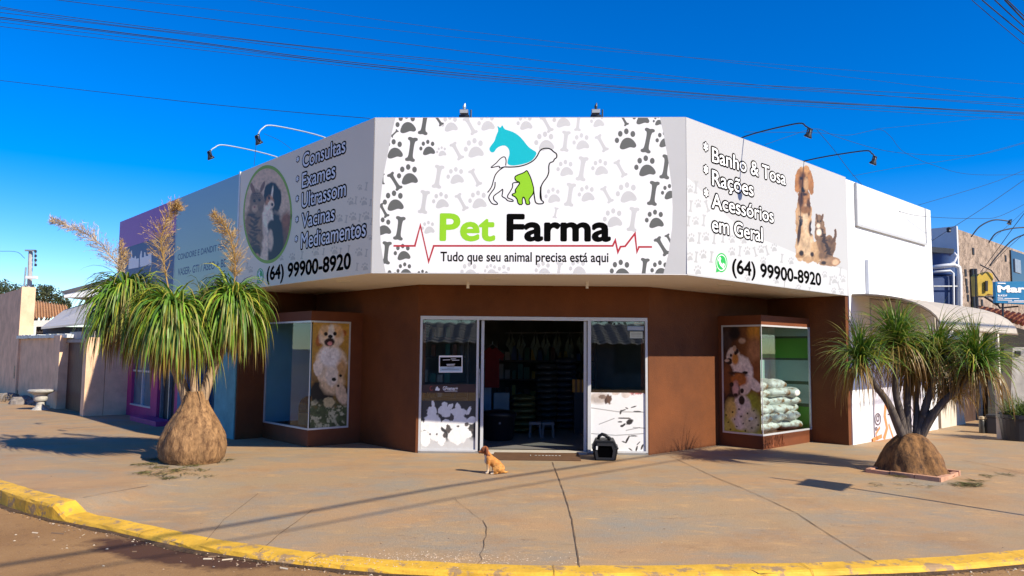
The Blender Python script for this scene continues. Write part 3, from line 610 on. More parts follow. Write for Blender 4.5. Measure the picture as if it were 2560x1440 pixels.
# ------------------------------------------------------------------ lettering and pictures
_TXT = {}
def text_mesh(s):
    if s in _TXT: return _TXT[s]
    cu = bpy.data.curves.new('t', 'FONT'); cu.body = s; cu.size = 1; cu.resolution_u = 4; cu.fill_mode = 'BOTH'
    ob = bpy.data.objects.new('t', cu); COL.objects.link(ob); dg = bpy.context.evaluated_depsgraph_get()
    me = bpy.data.meshes.new_from_object(ob.evaluated_get(dg)); r = ([(v.co.x, v.co.y) for v in me.vertices], [tuple(p.vertices) for p in me.polygons])
    bpy.data.objects.remove(ob); bpy.data.curves.remove(cu); bpy.data.meshes.remove(me); _TXT[s] = r; return r
def heavy(r_):                                            # pen directions that thicken the strokes
    return [(0., 0.)] if r_ <= 0 else [(0., 0.)]+[(r_*math.cos(math.pi*k/6), r_*math.sin(math.pi*k/6)) for k in range(12)]
CAP = max(v[1] for v in text_mesh('H')[0])
class Plane:                                              # a flat sign face: u across, z up, a small offset outwards
    def __init__(s, O, U, N, conv=None): s.O = O; s.U = U; s.N = N; s.conv = conv or (lambda x, y: (x, y))
    def uz(s, x, y):
        px, py = s.conv(x, y); p = on_plane(px, py, s.O, s.N)-s.O; return p.dot(s.U), p.z
    def pt(s, u, z, off=0.): return s.O+s.U*u+s.N*(off*.16+.0003)+Z*z
    def px(s, x, y, off=0.): return s.pt(*s.uz(x, y), off)
    def strokes(s, mb, st, bold, rim, fu, fz, off, mi=0):
        vs, fs = text_mesh(st)
        for q, (dx, dy) in enumerate(heavy(bold+rim)): mb.add([s.pt(fu(x+dx), fz(y+dy), off+q*.00015) for x, y in vs], fs, mi)
    def star(s, mb, x, y, rx, ry, off, bold=.01, rim=0.):
        u0, z0 = s.uz(x-rx, y+ry); u1, z1 = s.uz(x+rx, y-ry); vb = text_mesh('*')[0]; X = [v[0] for v in vb]; Y = [v[1] for v in vb]
        s.strokes(mb, '*', bold, rim, lambda a: u0+(a-min(X))/(max(X)-min(X))*(u1-u0), lambda b: z0+(b-min(Y))/(max(Y)-min(Y))*(z1-z0), off)
    def text(s, mb, st, xl, yb, yc, xr, off, bold=.01, mi=0, rim=0., yr=None):
        u0, z0 = s.uz(xl, yb); _, z1 = s.uz(xl, yc); u1, _ = s.uz(xr, yb if yr is None else yr)
        vb = text_mesh(st)[0]; x0, x1 = min(v[0] for v in vb)-bold, max(v[0] for v in vb)+bold; k = (z1-z0)/(CAP+bold*2)
        s.strokes(mb, st, bold, rim, lambda a: u0+(a-x0)/(x1-x0)*(u1-u0), lambda b: z0+(b+bold)*k, off, mi)
    def fill(s, mb, P, off, mi=0): mb.poly([s.px(x, y, off) for x, y in P], mi)
    def line(s, mb, P, w_, off, mi=0):
        k0 = len(mb.m); Q = [s.px(x, y, off) for x, y in P]; k = len(mb.v); n = len(Q)
        for i, p in enumerate(Q):
            t0 = (p-Q[i-1]).normalized() if i else (Q[1]-p).normalized(); t1 = (Q[i+1]-p).normalized() if i < n-1 else t0
            a = t0.cross(s.N).normalized(); b = t1.cross(s.N).normalized(); m = (a+b)
            if m.length < .2: m = a
            m.normalize(); d = w_/2/max(.35, m.dot(a)); mb.v += [p-m*d, p+m*d]
        for i in range(n-1): mb.f.append((k+2*i, k+2*i+1, k+2*i+3, k+2*i+2)); mb.m.append(mi)
def smooth_line(P, it=2, closed=False):
    for _ in range(it):
        Q = []
        n = len(P)
        for i in range(n if closed else n-1):
            a, b = P[i], P[(i+1) % n]; Q += [(a[0]*.75+b[0]*.25, a[1]*.75+b[1]*.25), (a[0]*.25+b[0]*.75, a[1]*.25+b[1]*.75)]
        P = Q if closed else [P[0]]+Q+[P[-1]]
    return P
def clip_poly(P, C):
    area = sum(C[i][0]*C[(i+1) % len(C)][1]-C[(i+1) % len(C)][0]*C[i][1] for i in range(len(C))); sg = 1 if area > 0 else -1
    for i in range(len(C)):
        a, b = C[i], C[(i+1) % len(C)]; inside = lambda p: sg*((b[0]-a[0])*(p[1]-a[1])-(b[1]-a[1])*(p[0]-a[0])) >= 0; Q = []
        for j in range(len(P)):
            p, q = P[j], P[(j+1) % len(P)]; ip, iq = inside(p), inside(q)
            if ip: Q.append(p)
            if ip != iq:
                d1 = (b[0]-a[0])*(p[1]-a[1])-(b[1]-a[1])*(p[0]-a[0]); d2 = (b[0]-a[0])*(q[1]-a[1])-(b[1]-a[1])*(q[0]-a[0]); t_ = d1/(d1-d2)
                Q.append((p[0]+(q[0]-p[0])*t_, p[1]+(q[1]-p[1])*t_))
        P = Q
        if len(P) < 3: return None
    return P
PAD = smooth_line([(-.55, .55), (-.35, .1), (0, -.15), (.45, -.1), (.85, .3), (.97, .65), (.75, .82), (.4, .72), (.1, .84), (-.3, .97), (-.58, .85)], 2, True)
def paw(cx, cy, s, rot=0., sx=1.):
    c, q = math.cos(rot), math.sin(rot); T = lambda P: [(cx+(x*c-y*q)*s*sx, cy+(x*q+y*c)*s) for x, y in P]
    return [T([(x-.1, y-.08) for x, y in PAD])]+[T(ell(a-.1, b-.08, r1, r2, 12)[:-1]) for a, b, r1, r2 in ((-.82, .12, .2, .25), (-.52, -.48, .21, .27), (.03, -.70, .21, .27), (.62, -.46, .22, .28))]
BONE = smooth_line([(-.2, -.72), (-.42, -.78), (-.42, -1.0), (-.2, -1.05), (0, -.97), (.2, -1.05), (.42, -1.0), (.42, -.78), (.2, -.72), (.17, 0), (.2, .72), (.42, .78), (.42, 1.0), (.2, 1.05), (0, .97), (-.2, 1.05), (-.42, 1.0), (-.42, .78), (-.2, .72), (-.17, 0)], 2, True)
def bone(cx, cy, s, rot=0., sx=1.):
    c, q = math.cos(rot), math.sin(rot); return [[(cx+(x*c-y*q)*s*sx, cy+(x*q+y*c)*s) for x, y in BONE]]
INK = M('black print', (.004, .004, .004), .9, .0, 1, spec=0.); PANELW = M('white sign vinyl', (.80, .80, .80), .45, .02, .8); PANELG = M('grey sign vinyl', (.50, .50, .50), .45, .05, .6)
PAWD = M('dark grey print', (.115, .118, .11), .5, .05, 3); PAWL = M('pale grey print', (.56, .56, .56), .5, .1, .5); LIME = M('lime green print', (.27, .58, .012), .5, .0, 1)
TURQ = M('turquoise print', (.0, .46, .53), .5, .0, 1); REDP = M('red print', (.42, .018, .03), .5, .0, 1); WPRINT = M('white print', (.84, .84, .84), .5, .0, 1); GREENP = M('green badge print', (.02, .38, .06), .5, 0, 1)
PAWL2 = M('faint grey print', (.385, .385, .385), .5, .1, .5)
# ---- main sign
k1 = 840/2560
c1 = lambda x, y: (900+x*k1, 240+y*k1)
FP = Plane(A.copy(), nF, NF, c1); WID = (B-A).length
ms = thing('shop_sign', 'large white front sign with turquoise horse, dog outline, green cat and Pet Farma lettering', 'sign', A+(B-A)*.5+Z*ZB)
g = MB(); g.prism([A+nF*.003+Z*ZB, B-nF*.003+Z*ZB, B-nF*.003+Z*ZT, A+nF*.003+Z*ZT], -NF*.026); g.build('panel', PANELG, ms)
CONV = [(270, 166), (240, 290), (205, 470), (175, 620), (155, 800), (150, 950), (158, 1130), (180, 1270), (195, 1346), (2312, 1352), (2350, 1200), (2378, 1000), (2382, 850), (2375, 690), (2350, 500), (2315, 300), (2285, 166)]
g = MB(); FP.fill(g, CONV, .002); g.build('white_field', PANELW, ms)
gd, gl = MB(), MB()
for x, y, s in ((360, 215, 80), (262, 410, 78), (521, 398, 62), (373, 605, 82), (265, 805, 82), (178, 1000, 72), (330, 1195, 66), (2035, 335, 84), (2183, 540, 84), (2362, 735, 62), (2253, 943, 74), (1992, 1330, 80), (2290, 1325, 70), (2325, 335, 66), (2150, 160, 66), (345, 1330, 60), (230, 1400, 70), (480, 1375, 50), (2275, 190, 40)):
    for P in paw(x, y, s):
        q = clip_poly(P, CONV)
        if q: FP.fill(gd, q, .004)
for x, y, s, a in ((490, 205, 88, .16), (392, 407, 90, .14), (265, 650, 70, -.55), (180, 872, 55, -.5), (300, 1008, 88, .14), (200, 1195, 84, .1), (2192, 340, 92, .2), (2330, 540, 90, .15), (2235, 742, 90, .14), (2300, 1145, 74, -.55), (2165, 1318, 80, .12), (595, 180, 50, -.6), (2010, 180, 48, -.5), (262, 285, 34, .8), (172, 632, 40, 0), (2360, 1100, 50, -.5)):
    for P in bone(x, y, s, a):
        q = clip_poly(P, CONV)
        if q: FP.fill(gd, q, .004)
for x, y, s in ((690, 215, 66), (970, 205, 68), (1262, 205, 62), (878, 402, 78), (735, 612, 68), (622, 800, 66), (905, 795, 72), (1415, 352, 78), (1692, 352, 66), (1570, 555, 66), (1835, 548, 66), (1475, 762, 62), (1732, 748, 66), (2040, 742, 82), (1935, 935, 76), (525, 1005, 52), (838, 1335, 66), (1400, 1325, 62), (1665, 1312, 66), (1100, 1350, 60), (1815, 190, 55), (1545, 180, 70), (625, 425, 40), (1000, 1330, 50)):
    for P in paw(x, y, s):
        q = clip_poly(P, CONV)
        if q: FP.fill(gl, q, .004)
for x, y, s, a in ((840, 225, 70, -.5), (1422, 212, 66, -.5), (1662, 205, 60, .1), (738, 420, 68, -.5), (595, 615, 86, .16), (878, 622, 66, -.5), (487, 808, 86, .14), (775, 808, 66, -.5), (1565, 345, 76, .12), (1842, 360, 66, -.5), (1692, 555, 90, .15), (1985, 553, 66, -.5), (1600, 752, 86, .14), (1882, 752, 64, -.5), (2080, 940, 90, .14), (1515, 1330, 60, .14), (1490, 890, 40, .2)):
    for P in bone(x, y, s, a):
        q = clip_poly(P, CONV)
        if q: FP.fill(gl, q, .004)
tag(gd.build('dark_paw_prints', PAWD, ms, recalc=False)); gl.build('pale_paw_prints', PAWL, ms, recalc=False)
g = MB(); FP.fill(g, smooth_line([(1045, 222), (1068, 246), (1085, 218), (1098, 252), (1130, 262), (1170, 275), (1215, 305), (1250, 345), (1280, 385), (1310, 408), (1350, 430), (1330, 470), (1300, 500), (1240, 520), (1180, 530), (1140, 528), (1122, 515), (1128, 480), (1140, 445), (1138, 410), (1120, 385), (1095, 375), (1060, 385), (1035, 405), (1025, 425), (1005, 432), (990, 420), (985, 400), (1000, 375), (1025, 345), (1035, 310), (1045, 285), (1055, 262)], 1, True), .006)
g.build('horse_emblem', TURQ, ms, recalc=False)
g = MB()
for P, w_ in (([(1100, 540), (1150, 542), (1210, 538), (1270, 522), (1320, 495), (1350, 460), (1370, 415), (1395, 400), (1430, 397), (1455, 405), (1475, 425), (1500, 440), (1500, 470), (1480, 480), (1475, 500), (1445, 508), (1437, 540), (1440, 580), (1425, 620), (1400, 650), (1380, 685), (1372, 740), (1375, 790), (1400, 805), (1395, 822), (1340, 822), (1330, 780), (1325, 730), (1318, 690)], 9),
        ([(1100, 540), (1060, 565), (1030, 600), (1015, 650), (1005, 690), (985, 720), (972, 735)], 8),
        ([(1030, 655), (1028, 700), (1000, 735), (978, 770), (990, 800), (1010, 825), (1050, 828), (1045, 812), (1020, 795), (1015, 765), (1040, 745), (1070, 725), (1090, 705), (1085, 745), (1080, 765), (1110, 780), (1125, 800), (1170, 805), (1165, 790), (1130, 780), (1120, 765), (1150, 720), (1165, 690), (1160, 660), (1215, 658)], 8),
        ([(1110, 530), (1115, 490), (1105, 462), (1085, 465), (1060, 485), (1040, 510), (1020, 525), (992, 548), (1030, 540), (1065, 532), (1060, 550), (1080, 545), (1100, 540)], 7), ([(1378, 690), (1376, 740), (1382, 790)], 12)):
    FP.line(g, smooth_line(P, 2), w_*k1*10/F0, .010)
g.build('dog_outline', INK, ms, recalc=False)
CATP = smooth_line([(1272, 565), (1285, 590), (1300, 620), (1315, 670), (1325, 710), (1320, 745), (1300, 770), (1285, 790), (1298, 825), (1265, 828), (1260, 790), (1245, 765), (1235, 790), (1240, 828), (1205, 826), (1195, 775), (1150, 752), (1190, 735), (1180, 720), (1200, 690), (1222, 660), (1185, 645), (1178, 615), (1205, 600), (1235, 590), (1255, 580)], 1, True)
g = MB(); FP.fill(g, CATP, .012, 0); FP.line(g, CATP+CATP[:1], 8*k1*10/F0, .014, 1); g.build('cat_emblem', [LIME, INK], ms, recalc=False)
g = MB(); FP.line(g, [(255, 1142), (418, 1142), (460, 985), (523, 1262), (562, 1142), (1925, 1142), (1945, 1100), (1965, 1190), (1985, 1148), (2020, 1145), (2095, 1048), (2110, 1188), (2125, 1150), (2225, 1150)], 14*k1*10/F0, .006); g.build('heartbeat_line', REDP, ms, recalc=False)
for st, xl, yb, yc, xr, bo, m_ in (('Pet', 605, 1105, 893, 1030, .030, LIME), ('Farma', 1115, 1107, 897, 1912, .034, INK), ('Tudo que seu animal precisa está aqui', 612, 1260, 1186, 1893, .018, INK)):
    g = MB(); FP.text(g, st, xl, yb, yc, xr, .008, bo); g.build('lettering', m_, ms, recalc=False)

# ---- painted pictures: colours per vertex on a flat sheet, as a print
def vnoise(x, y, sc, seed=0):
    x = np.asarray(x)/sc; y = np.asarray(y)/sc; xi = np.floor(x).astype(int); yi = np.floor(y).astype(int); fx = x-xi; fy = y-yi; fx = fx*fx*(3-2*fx); fy = fy*fy*(3-2*fy)
    h = lambda a, b: (np.sin(a*127.1+b*311.7+seed*74.7)*43758.5453) % 1.0
    return (h(xi, yi)*(1-fx)+h(xi+1, yi)*fx)*(1-fy)+(h(xi, yi+1)*(1-fx)+h(xi+1, yi+1)*fx)*fy
def fbm(x, y, sc, seed=0): return .55*vnoise(x, y, sc, seed)+.3*vnoise(x, y, sc/2.3, seed+5)+.15*vnoise(x, y, sc/5.1, seed+9)
def blob(C, x, y, cx, cy, rx, ry, col, rot=0., edge=.25, fur=.25, tex=.25, mask=None):
    c, s = math.cos(rot), math.sin(rot); dx, dy = x-cx, y-cy; u = (dx*c+dy*s)/rx; v = (-dx*s+dy*c)/ry
    d = np.sqrt(u*u+v*v)+fur*(fbm(x, y, min(rx, ry)*.5+4, int(cx+cy))-.5); m = np.clip((1-d)/edge+.5, 0, 1)[..., None]
    tx = (1+tex*(fbm(x*1.0, y*.6, 26, int(cx))-.5)*2)[..., None]; col = np.array(lin(col))
    C[:] = C*(1-m)+col*tx*m
    if mask is not None: mask[:] = np.maximum(mask, m[..., 0])
def picture(name, plane, u0, u1, z0, z1, nu, nz, conv, fn, parent, off=0., mat=None, grain=.28):
    U, V = np.meshgrid(np.linspace(u0, u1, nu), np.linspace(z0, z1, nz)); O = np.array(plane.O+plane.N*(off*.16 if off > 0 else off))
    P = O+U[..., None]*np.array(plane.U)+V[..., None]*np.array(Z); px, py = proj_np(P.reshape(-1, 3)); zx, zy = conv(px, py)
    Cc = np.zeros((len(px), 3)); mk = np.ones(len(px)); r = fn(zx, zy, Cc, mk); Cc = np.clip(Cc, 0, 1)*(1+grain*(fbm(zx, zy*.8, 13, 21)-.5)*2)[:, None]; mk = mk.reshape(nz, nu)
    g = MB(); fs = []
    for j in range(nz-1):
        for i in range(nu-1):
            if mk[j, i]+mk[j, i+1]+mk[j+1, i]+mk[j+1, i+1] > 2: fs.append((j*nu+i, j*nu+i+1, (j+1)*nu+i+1, (j+1)*nu+i))
    g.add(P.reshape(-1, 3), fs, 0, Cc)
    return g.build(name, mat or M('printed picture', (1, 1, 1), .5, 0, 1, vcol=True), parent, recalc=False)
# ---- left sign
kl = 380/1303
cl = lambda x, y: (580+x*kl, 320+y*kl); icl = lambda px, py: ((px-580)/kl, (py-320)/kl)
LP = Plane(A.copy(), L.copy(), -R, cl)
lsn = thing('shop_sign', 'shaded side sign listing Consultas to Medicamentos beside an oval cat and dog picture', 'sign', W(2.2, 0, ZB))
g = MB(); g.prism([W(.006, 0, ZB), W(4.45, 0, ZB), W(4.45, 0, ZT), W(.006, 0, ZT)], R*.026); g.build('panel', M('sign vinyl warmed against skylight', (.90, .77, .56), .5, .03, .7), lsn)  # warm tint in the base colour offsets blue sky light on this shaded face
gp_ = MB()
for x, y, s, b_ in ((1020, 630, 36, 0), (1062, 620, 34, 1), (1132, 630, 40, 0), (1098, 510, 26, 0), (1152, 500, 36, 1), (925, 775, 36, 0), (980, 780, 34, 1), (1040, 760, 40, 0), (1095, 770, 34, 1), (1152, 755, 40, 0), (520, 1105, 34, 0), (425, 1115, 26, 0), (720, 1060, 40, 0), (785, 1060, 30, 1), (880, 1050, 40, 0), (1000, 1040, 36, 1), (1092, 1065, 40, 0), (1152, 1070, 34, 1), (1142, 1190, 36, 0), (1072, 1190, 34, 1), (160, 1215, 30, 0), (130, 1180, 26, 1), (1185, 940, 26, 0), (1195, 800, 30, 1), (1188, 640, 30, 1), (600, 1090, 34, 1), (930, 1060, 34, 1)):
    for P in (bone(x, y, s, .15, .8) if b_ else paw(x, y, s, 0, .8)):
        q = clip_poly(P, [(74, 390), (1214, -85), (1197, 1243), (60, 1386)])
        if q: LP.fill(gp_, q, .003)
gp_.build('pale_paw_prints', M('faint print on warmed vinyl', (.66, .565, .41), .5, .05, 1), lsn, recalc=False)
LST = (('Consultas', 605, 340, 222, 972, 245), ('Exames', 600, 516, 392, 885, 458), ('Ultrassom', 597, 686, 562, 975, 612), ('Vacinas', 597, 858, 738, 880, 815), ('Medicamentos', 592, 1035, 905, 1148, 930))
def letters(pl, par, st, xl, yb, yc, xr, yr, bullet=None, two=True):
    gk, gw_ = MB(), MB()
    if two:
        pl.text(gk, st, xl, yb, yc, xr, .005, .010, 0, rim=.074, yr=yr); pl.text(gw_, st, xl, yb, yc, xr, .020, .010, yr=yr)
        if bullet: pl.star(gk, bullet[0], bullet[1], bullet[2], bullet[3], .005, .03, .07); pl.star(gw_, *bullet, .020, .03)
        gk.build('letter_outline', INK, par, recalc=False); gw_.build('lettering', WPRINT, par, recalc=False)
    else: pl.text(gk, st, xl, yb, yc, xr, .006, .03, yr=yr); gk.build('lettering', INK, par, recalc=False)
for (st, xl, yb, yc, xr, yr), (bx, by) in zip(LST, ((565, 272), (562, 440), (560, 610), (558, 788), (552, 955))): letters(LP, lsn, st, xl, yb, yc, xr, yr, (bx, by-4, 11, 26))
letters(LP, lsn, '(64) 99900-8920', 295, 1310, 1190, 1018, 1215, two=False)
def badge(pl, cx, cy, rx, ry, parent):
    g = MB(); pl.fill(g, ell(cx, cy, rx, ry, 28)[:-1], .005, 0); pl.fill(g, [(cx-rx*.95, cy+ry*1.02), (cx-rx*.8, cy+ry*.35), (cx-rx*.2, cy+ry*.9)], .0055, 0)
    pl.line(g, ell(cx, cy, rx*.80, ry*.80, 28), .012, .008, 1)
    pl.line(g, smooth_line([(cx-rx*.36, cy-ry*.42), (cx-rx*.30, cy-ry*.05), (cx-rx*.02, cy+ry*.28), (cx+rx*.38, cy+ry*.40)], 2), .045, .008, 1)
    pl.line(g, [(cx-rx*.42, cy-ry*.46), (cx-rx*.22, cy-ry*.22)], .075, .009, 1); pl.line(g, [(cx+rx*.18, cy+ry*.26), (cx+rx*.46, cy+ry*.40)], .075, .009, 1)
    g.build('phone_badge', [GREENP, WPRINT], parent, recalc=False)
badge(LP, 243, 1268, 30, 66, lsn)
OV = ell(305, 740, 212, 424, 40)
def ovalpic(x, y, C, mk):
    C[:] = np.array(lin('CDB8A6'))*(1+.25*(fbm(x, y, 220, 3)-.5))[:, None]
    blob(C, x, y, 470, 850, 60, 130, '8A5634', 0, .5); blob(C, x, y, 440, 1000, 60, 120, '6E4A33', 0, .5)
    dog = []
    blob(C, x, y, 365, 960, 75, 250, '0C0B0C', 0, .2, .15); blob(C, x, y, 345, 590, 66, 125, '131011', 0, .15, .15); blob(C, x, y, 395, 620, 28, 95, '0B0A0B', .1, .2); blob(C, x, y, 297, 560, 22, 80, '15100E', .1, .2)
    blob(C, x, y, 340, 590, 9, 95, 'E8DED6', .12, .3, .1); blob(C, x, y, 322, 640, 34, 62, 'B98560', .1, .4); blob(C, x, y, 335, 655, 25, 38, 'E6D6C8', 0, .4); blob(C, x, y, 345, 655, 10, 14, '15100F', 0, .3); blob(C, x, y, 318, 600, 9, 14, '0B0808', 0, .3); blob(C, x, y, 362, 598, 8, 13, '0B0808', 0, .3)
    blob(C, x, y, 305, 780, 46, 120, 'E9DED4', 0, .3, .35); blob(C, x, y, 345, 850, 40, 60, '14100F', 0, .3); blob(C, x, y, 275, 1010, 38, 150, 'DCCBBF', 0, .3); blob(C, x, y, 330, 960, 24, 90, 'CDBBAE', 0, .4)
    for m_ in ((185, 900, 82, 250, '85694E'), (215, 645, 62, 115, '7F6A55')): blob(C, x, y, *m_, 0, .2, .3, .5)
    blob(C, x, y, 178, 520, 16, 52, '7A5C48', -.3, .2); blob(C, x, y, 262, 505, 14, 52, '7A5C48', .35, .2)
    for q in range(20): blob(C, x, y, 165+50*((q*7) % 5)/4, 745+q*19, 34, 10, '3B2B20', .8*math.sin(q*2.7), .6, .9)
    for q in range(4): blob(C, x, y, 215, 560+q*16, 36, 4, '40332A', 0, .5)
    blob(C, x, y, 195, 690, 26, 34, 'B59E88', 0, .4); blob(C, x, y, 192, 678, 8, 9, '9A5B4E', 0, .3); blob(C, x, y, 192, 625, 12, 12, '20190F', 0, .3); blob(C, x, y, 236, 618, 11, 12, '20190F', 0, .3)
    blob(C, x, y, 200, 1060, 50, 50, '2A1E17', 0, .4); blob(C, x, y, 215, 1105, 20, 30, 'B58C7C', 0, .4)
    C[:] = np.clip(C, 0, 1)*np.array((1.3, 1.08, .80)); mk[:] = ((x-305)/198)**2+((y-740)/400)**2 < 1  # picture colours warmed to offset the blue light of the shaded side
_a, _b = LP.uz(85, 740)[0], LP.uz(525, 740)[0]
picture('oval_picture', LP, min(_a, _b), max(_a, _b), ZB+.2, ZT-.03, 120, 150, icl, ovalpic, lsn, .004)
g = MB(); LP.line(g, ell(305, 740, 203, 408, 60)+ell(305, 740, 203, 408, 60)[1:2], .055, .007); g.build('oval_ring', M('olive green ring', (.27, .44, .012), .5, 0, 1), lsn, recalc=False)
# ---- right sign
kr = 440/1348
cr_ = lambda x, y: (1700+x*kr, 290+y*kr); icr = lambda px, py: ((px-1700)/kr, (py-290)/kr)
RP = Plane(W(-2.97, 0), R.copy(), -L, cr_)
rsn = thing('shop_sign', 'sunlit side sign reading Banho & Tosa, Rações with a sitting golden dog and a cat', 'sign', W(-2.97, 5.5, ZB))
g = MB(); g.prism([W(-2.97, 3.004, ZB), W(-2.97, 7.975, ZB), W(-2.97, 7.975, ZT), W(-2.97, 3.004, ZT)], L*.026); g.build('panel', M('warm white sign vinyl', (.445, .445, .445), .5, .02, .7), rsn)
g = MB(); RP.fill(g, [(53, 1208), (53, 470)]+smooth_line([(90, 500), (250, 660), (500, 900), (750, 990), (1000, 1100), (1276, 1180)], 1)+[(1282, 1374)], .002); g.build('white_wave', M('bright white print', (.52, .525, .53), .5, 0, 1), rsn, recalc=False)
gp_ = MB()
for x, y, s, b_ in ((78, 560, 34, 0), (140, 672, 36, 0), (122, 805, 36, 0), (88, 935, 38, 0), (200, 925, 38, 0), (76, 1078, 36, 0), (180, 1062, 38, 0), (138, 1182, 40, 0), (400, 1040, 36, 0), (517, 1035, 36, 0), (622, 1022, 34, 0), (722, 1010, 34, 0), (852, 1112, 30, 0), (640, 1110, 32, 0), (1182, 1255, 34, 0), (1250, 1250, 30, 0), (910, 1320, 30, 0), (740, 1260, 30, 0), (1180, 1340, 26, 0), (1110, 1215, 28, 0), (520, 1240, 30, 0),
        (122, 545, 48, 1), (82, 690, 44, 1), (207, 690, 46, 1), (66, 805, 40, 1), (182, 800, 44, 1), (146, 935, 44, 1), (262, 935, 46, 1), (124, 1080, 42, 1), (240, 1080, 44, 1), (575, 1040, 38, 1), (665, 1030, 38, 1), (458, 1035, 40, 1), (1228, 1190, 34, 1), (780, 1090, 34, 1), (1215, 1300, 32, 1), (1150, 1260, 32, 1), (330, 930, 40, 1), (400, 945, 34, 0), (490, 950, 34, 0), (800, 1290, 30, 1), (1240, 1345, 26, 0), (990, 1340, 28, 1), (680, 1200, 30, 1)):
    for P in (bone(x, y, s, -.35 if (x*7) % 2 else .12, .75) if b_ else paw(x, y, s, .1, .75)):
        q = clip_poly(P, [(49, 14), (1260, 472), (1282, 1378), (56, 1212)])
        if q: RP.fill(gp_, q, .004)
gp_.build('pale_paw_prints', PAWL2, rsn, recalc=False)
for (st, xl, yb, yc, xr, yr), bu in zip((('Banho & Tosa', 245, 350, 238, 808, 525), ('Rações', 245, 528, 412, 562, 605), ('Acessórios', 242, 703, 590, 716, 808), ('em Geral', 245, 884, 766, 632, 955)), ((196, 236), (197, 410), (199, 588), None)):
    letters(RP, rsn, st, xl, yb, yc, xr, yr, (*bu, 15, 26) if bu else None)
letters(RP, rsn, '(64) 99900-8920', 398, 1205, 1090, 1082, 1300, two=False)
badge(RP, 317, 1123, 45, 74, rsn)
def petpic(x, y, C, mk):
    mk[:] = 0; C[:] = np.array(lin('C9996B'))
    b = lambda *a, **k: blob(C, x, y, *a, **{**dict(mask=mk, edge=.22, fur=.42, tex=.4), **k})
    b(948, 800, 62, 220, 'D9AE80', fur=.3, tex=.4); b(925, 1000, 42, 110, 'D8B48C'); b(985, 1010, 46, 120, 'E0BE95'); b(1045, 1040, 40, 90, 'D6AE80'); b(918, 1068, 36, 22, 'C79B6C'); b(980, 1098, 40, 22, 'D3A97C'); b(1040, 1085, 36, 26, 'CBA274')
    b(950, 485, 64, 102, 'C8935A'); b(905, 500, 24, 92, 'B57A42', rot=.1); b(1000, 510, 22, 90, 'B87D45', rot=-.1); b(950, 640, 46, 90, 'A9784B')
    b2 = lambda *a, **k: blob(C, x, y, *a, **{**dict(edge=.5), **k})
    b2(940, 500, 30, 75, '6E4726'); b2(945, 565, 16, 22, '140D0A'); b2(928, 478, 9, 12, '1A100A'); b2(968, 478, 9, 12, '1A100A'); b2(965, 520, 18, 50, 'CFA374'); b2(945, 600, 30, 12, '3A2415'); b2(925, 640, 22, 60, '5A3A22'); b2(985, 700, 16, 70, '5E3E24')
    b2(912, 900, 13, 90, '3D2717', rot=.1); b2(1003, 860, 16, 60, '3A2415'); b2(960, 800, 20, 110, 'EBCDA6'); b2(930, 1050, 18, 22, '2D1D12'); b2(1012, 1060, 14, 18, '3A2415'); b2(960, 720, 40, 30, '96683E')
    b(1075, 900, 40, 120, '8A6A4C', fur=.4, tex=.5); b(1125, 1010, 66, 95, '7E5F43', fur=.4, tex=.5, rot=.3); b(1066, 815, 32, 58, '8B6E52'); b(1048, 770, 9, 26, '6E523B', rot=-.2); b(1090, 775, 9, 26, '6E523B', rot=.25); b(1160, 1115, 66, 36, 'A88361'); b(1110, 1120, 44, 26, 'B08D6C')
    for i in range(9): t_ = i/8; b(1160+28*t_+14*math.sin(t_*3), 975-95*t_, 9, 16, '6B4E36')
    for i in range(16): b2(1075+9*(i % 8)+10*(i // 8), 868+26*(i % 8)+9*(i // 8), 22+6*math.sin(i*2.3), 7, '3A291D', rot=.9*math.sin(i*1.7), fur=.9)
    C[:] = np.clip(C, 0, 1)*.62
    b2(1060, 840, 15, 18, 'D8C1AA'); b2(1055, 805, 6, 7, '1C150C'); b2(1078, 806, 6, 7, '1C150C'); b2(1065, 890, 20, 26, 'DCC8B2'); b2(1190, 1120, 26, 22, 'C9A483'); b2(1100, 1125, 20, 14, '2A1C12')
picture('pet_picture', RP, RP.uz(860, 800)[0], 7.95, ZB+.05, ZT-.05, 190, 200, icr, petpic, rsn, .005)
# ---- neighbours' signs on the left
tsn = thing('shop_sign', 'blue green gradient side sign with two rows of faded dark lettering', 'sign', W(6, 0, 2.6))
def grad_mat(name, c0, c1, z0, z1):
    m = M(name, c0, .5, .05, .6); t = m.node_tree; b = t.nodes['Principled BSDF']; tc = t.nodes.new('ShaderNodeTexCoord'); sx = t.nodes.new('ShaderNodeSeparateXYZ'); t.links.new(tc.outputs['Object'], sx.inputs[0])
    r = t.nodes.new('ShaderNodeMapRange'); r.inputs['From Min'].default_value = z0; r.inputs['From Max'].default_value = z1; t.links.new(sx.outputs['Z'], r.inputs[0])
    x = t.nodes.new('ShaderNodeMix'); x.data_type = 'RGBA'; t.links.new(r.outputs[0], x.inputs[0]); x.inputs[6].default_value = (*c0, 1); x.inputs[7].default_value = (*c1, 1); t.links.new(x.outputs[2], b.inputs['Base Color']); return m
g = MB(); g.bl(4.50, 7.71, 0, .03, 2.60, 4.735); g.build('panel', grad_mat('printed blue to green vinyl', (.50, .70, .48), (.25, .48, .60), 0, 2.1), tsn)
g = MB(); g.bl(4.455, 4.498, -.012, .03, 2.55, 4.76); g.build('edge_strip', M('pale edge strip', (.75, .80, .80), .5, .03), tsn)
NP = Plane(A.copy(), L.copy(), -R, lambda x, y: (120+x*.375, 400+y*.375))
g = MB(); NP.text(g, 'CONDORE E DANDIT FERI', 865, 668, 630, 1185, .004, .01, yr=602); g.build('lettering', M('faded navy print', (.03, .09, .20), .5, 0, 1), tsn, recalc=False)
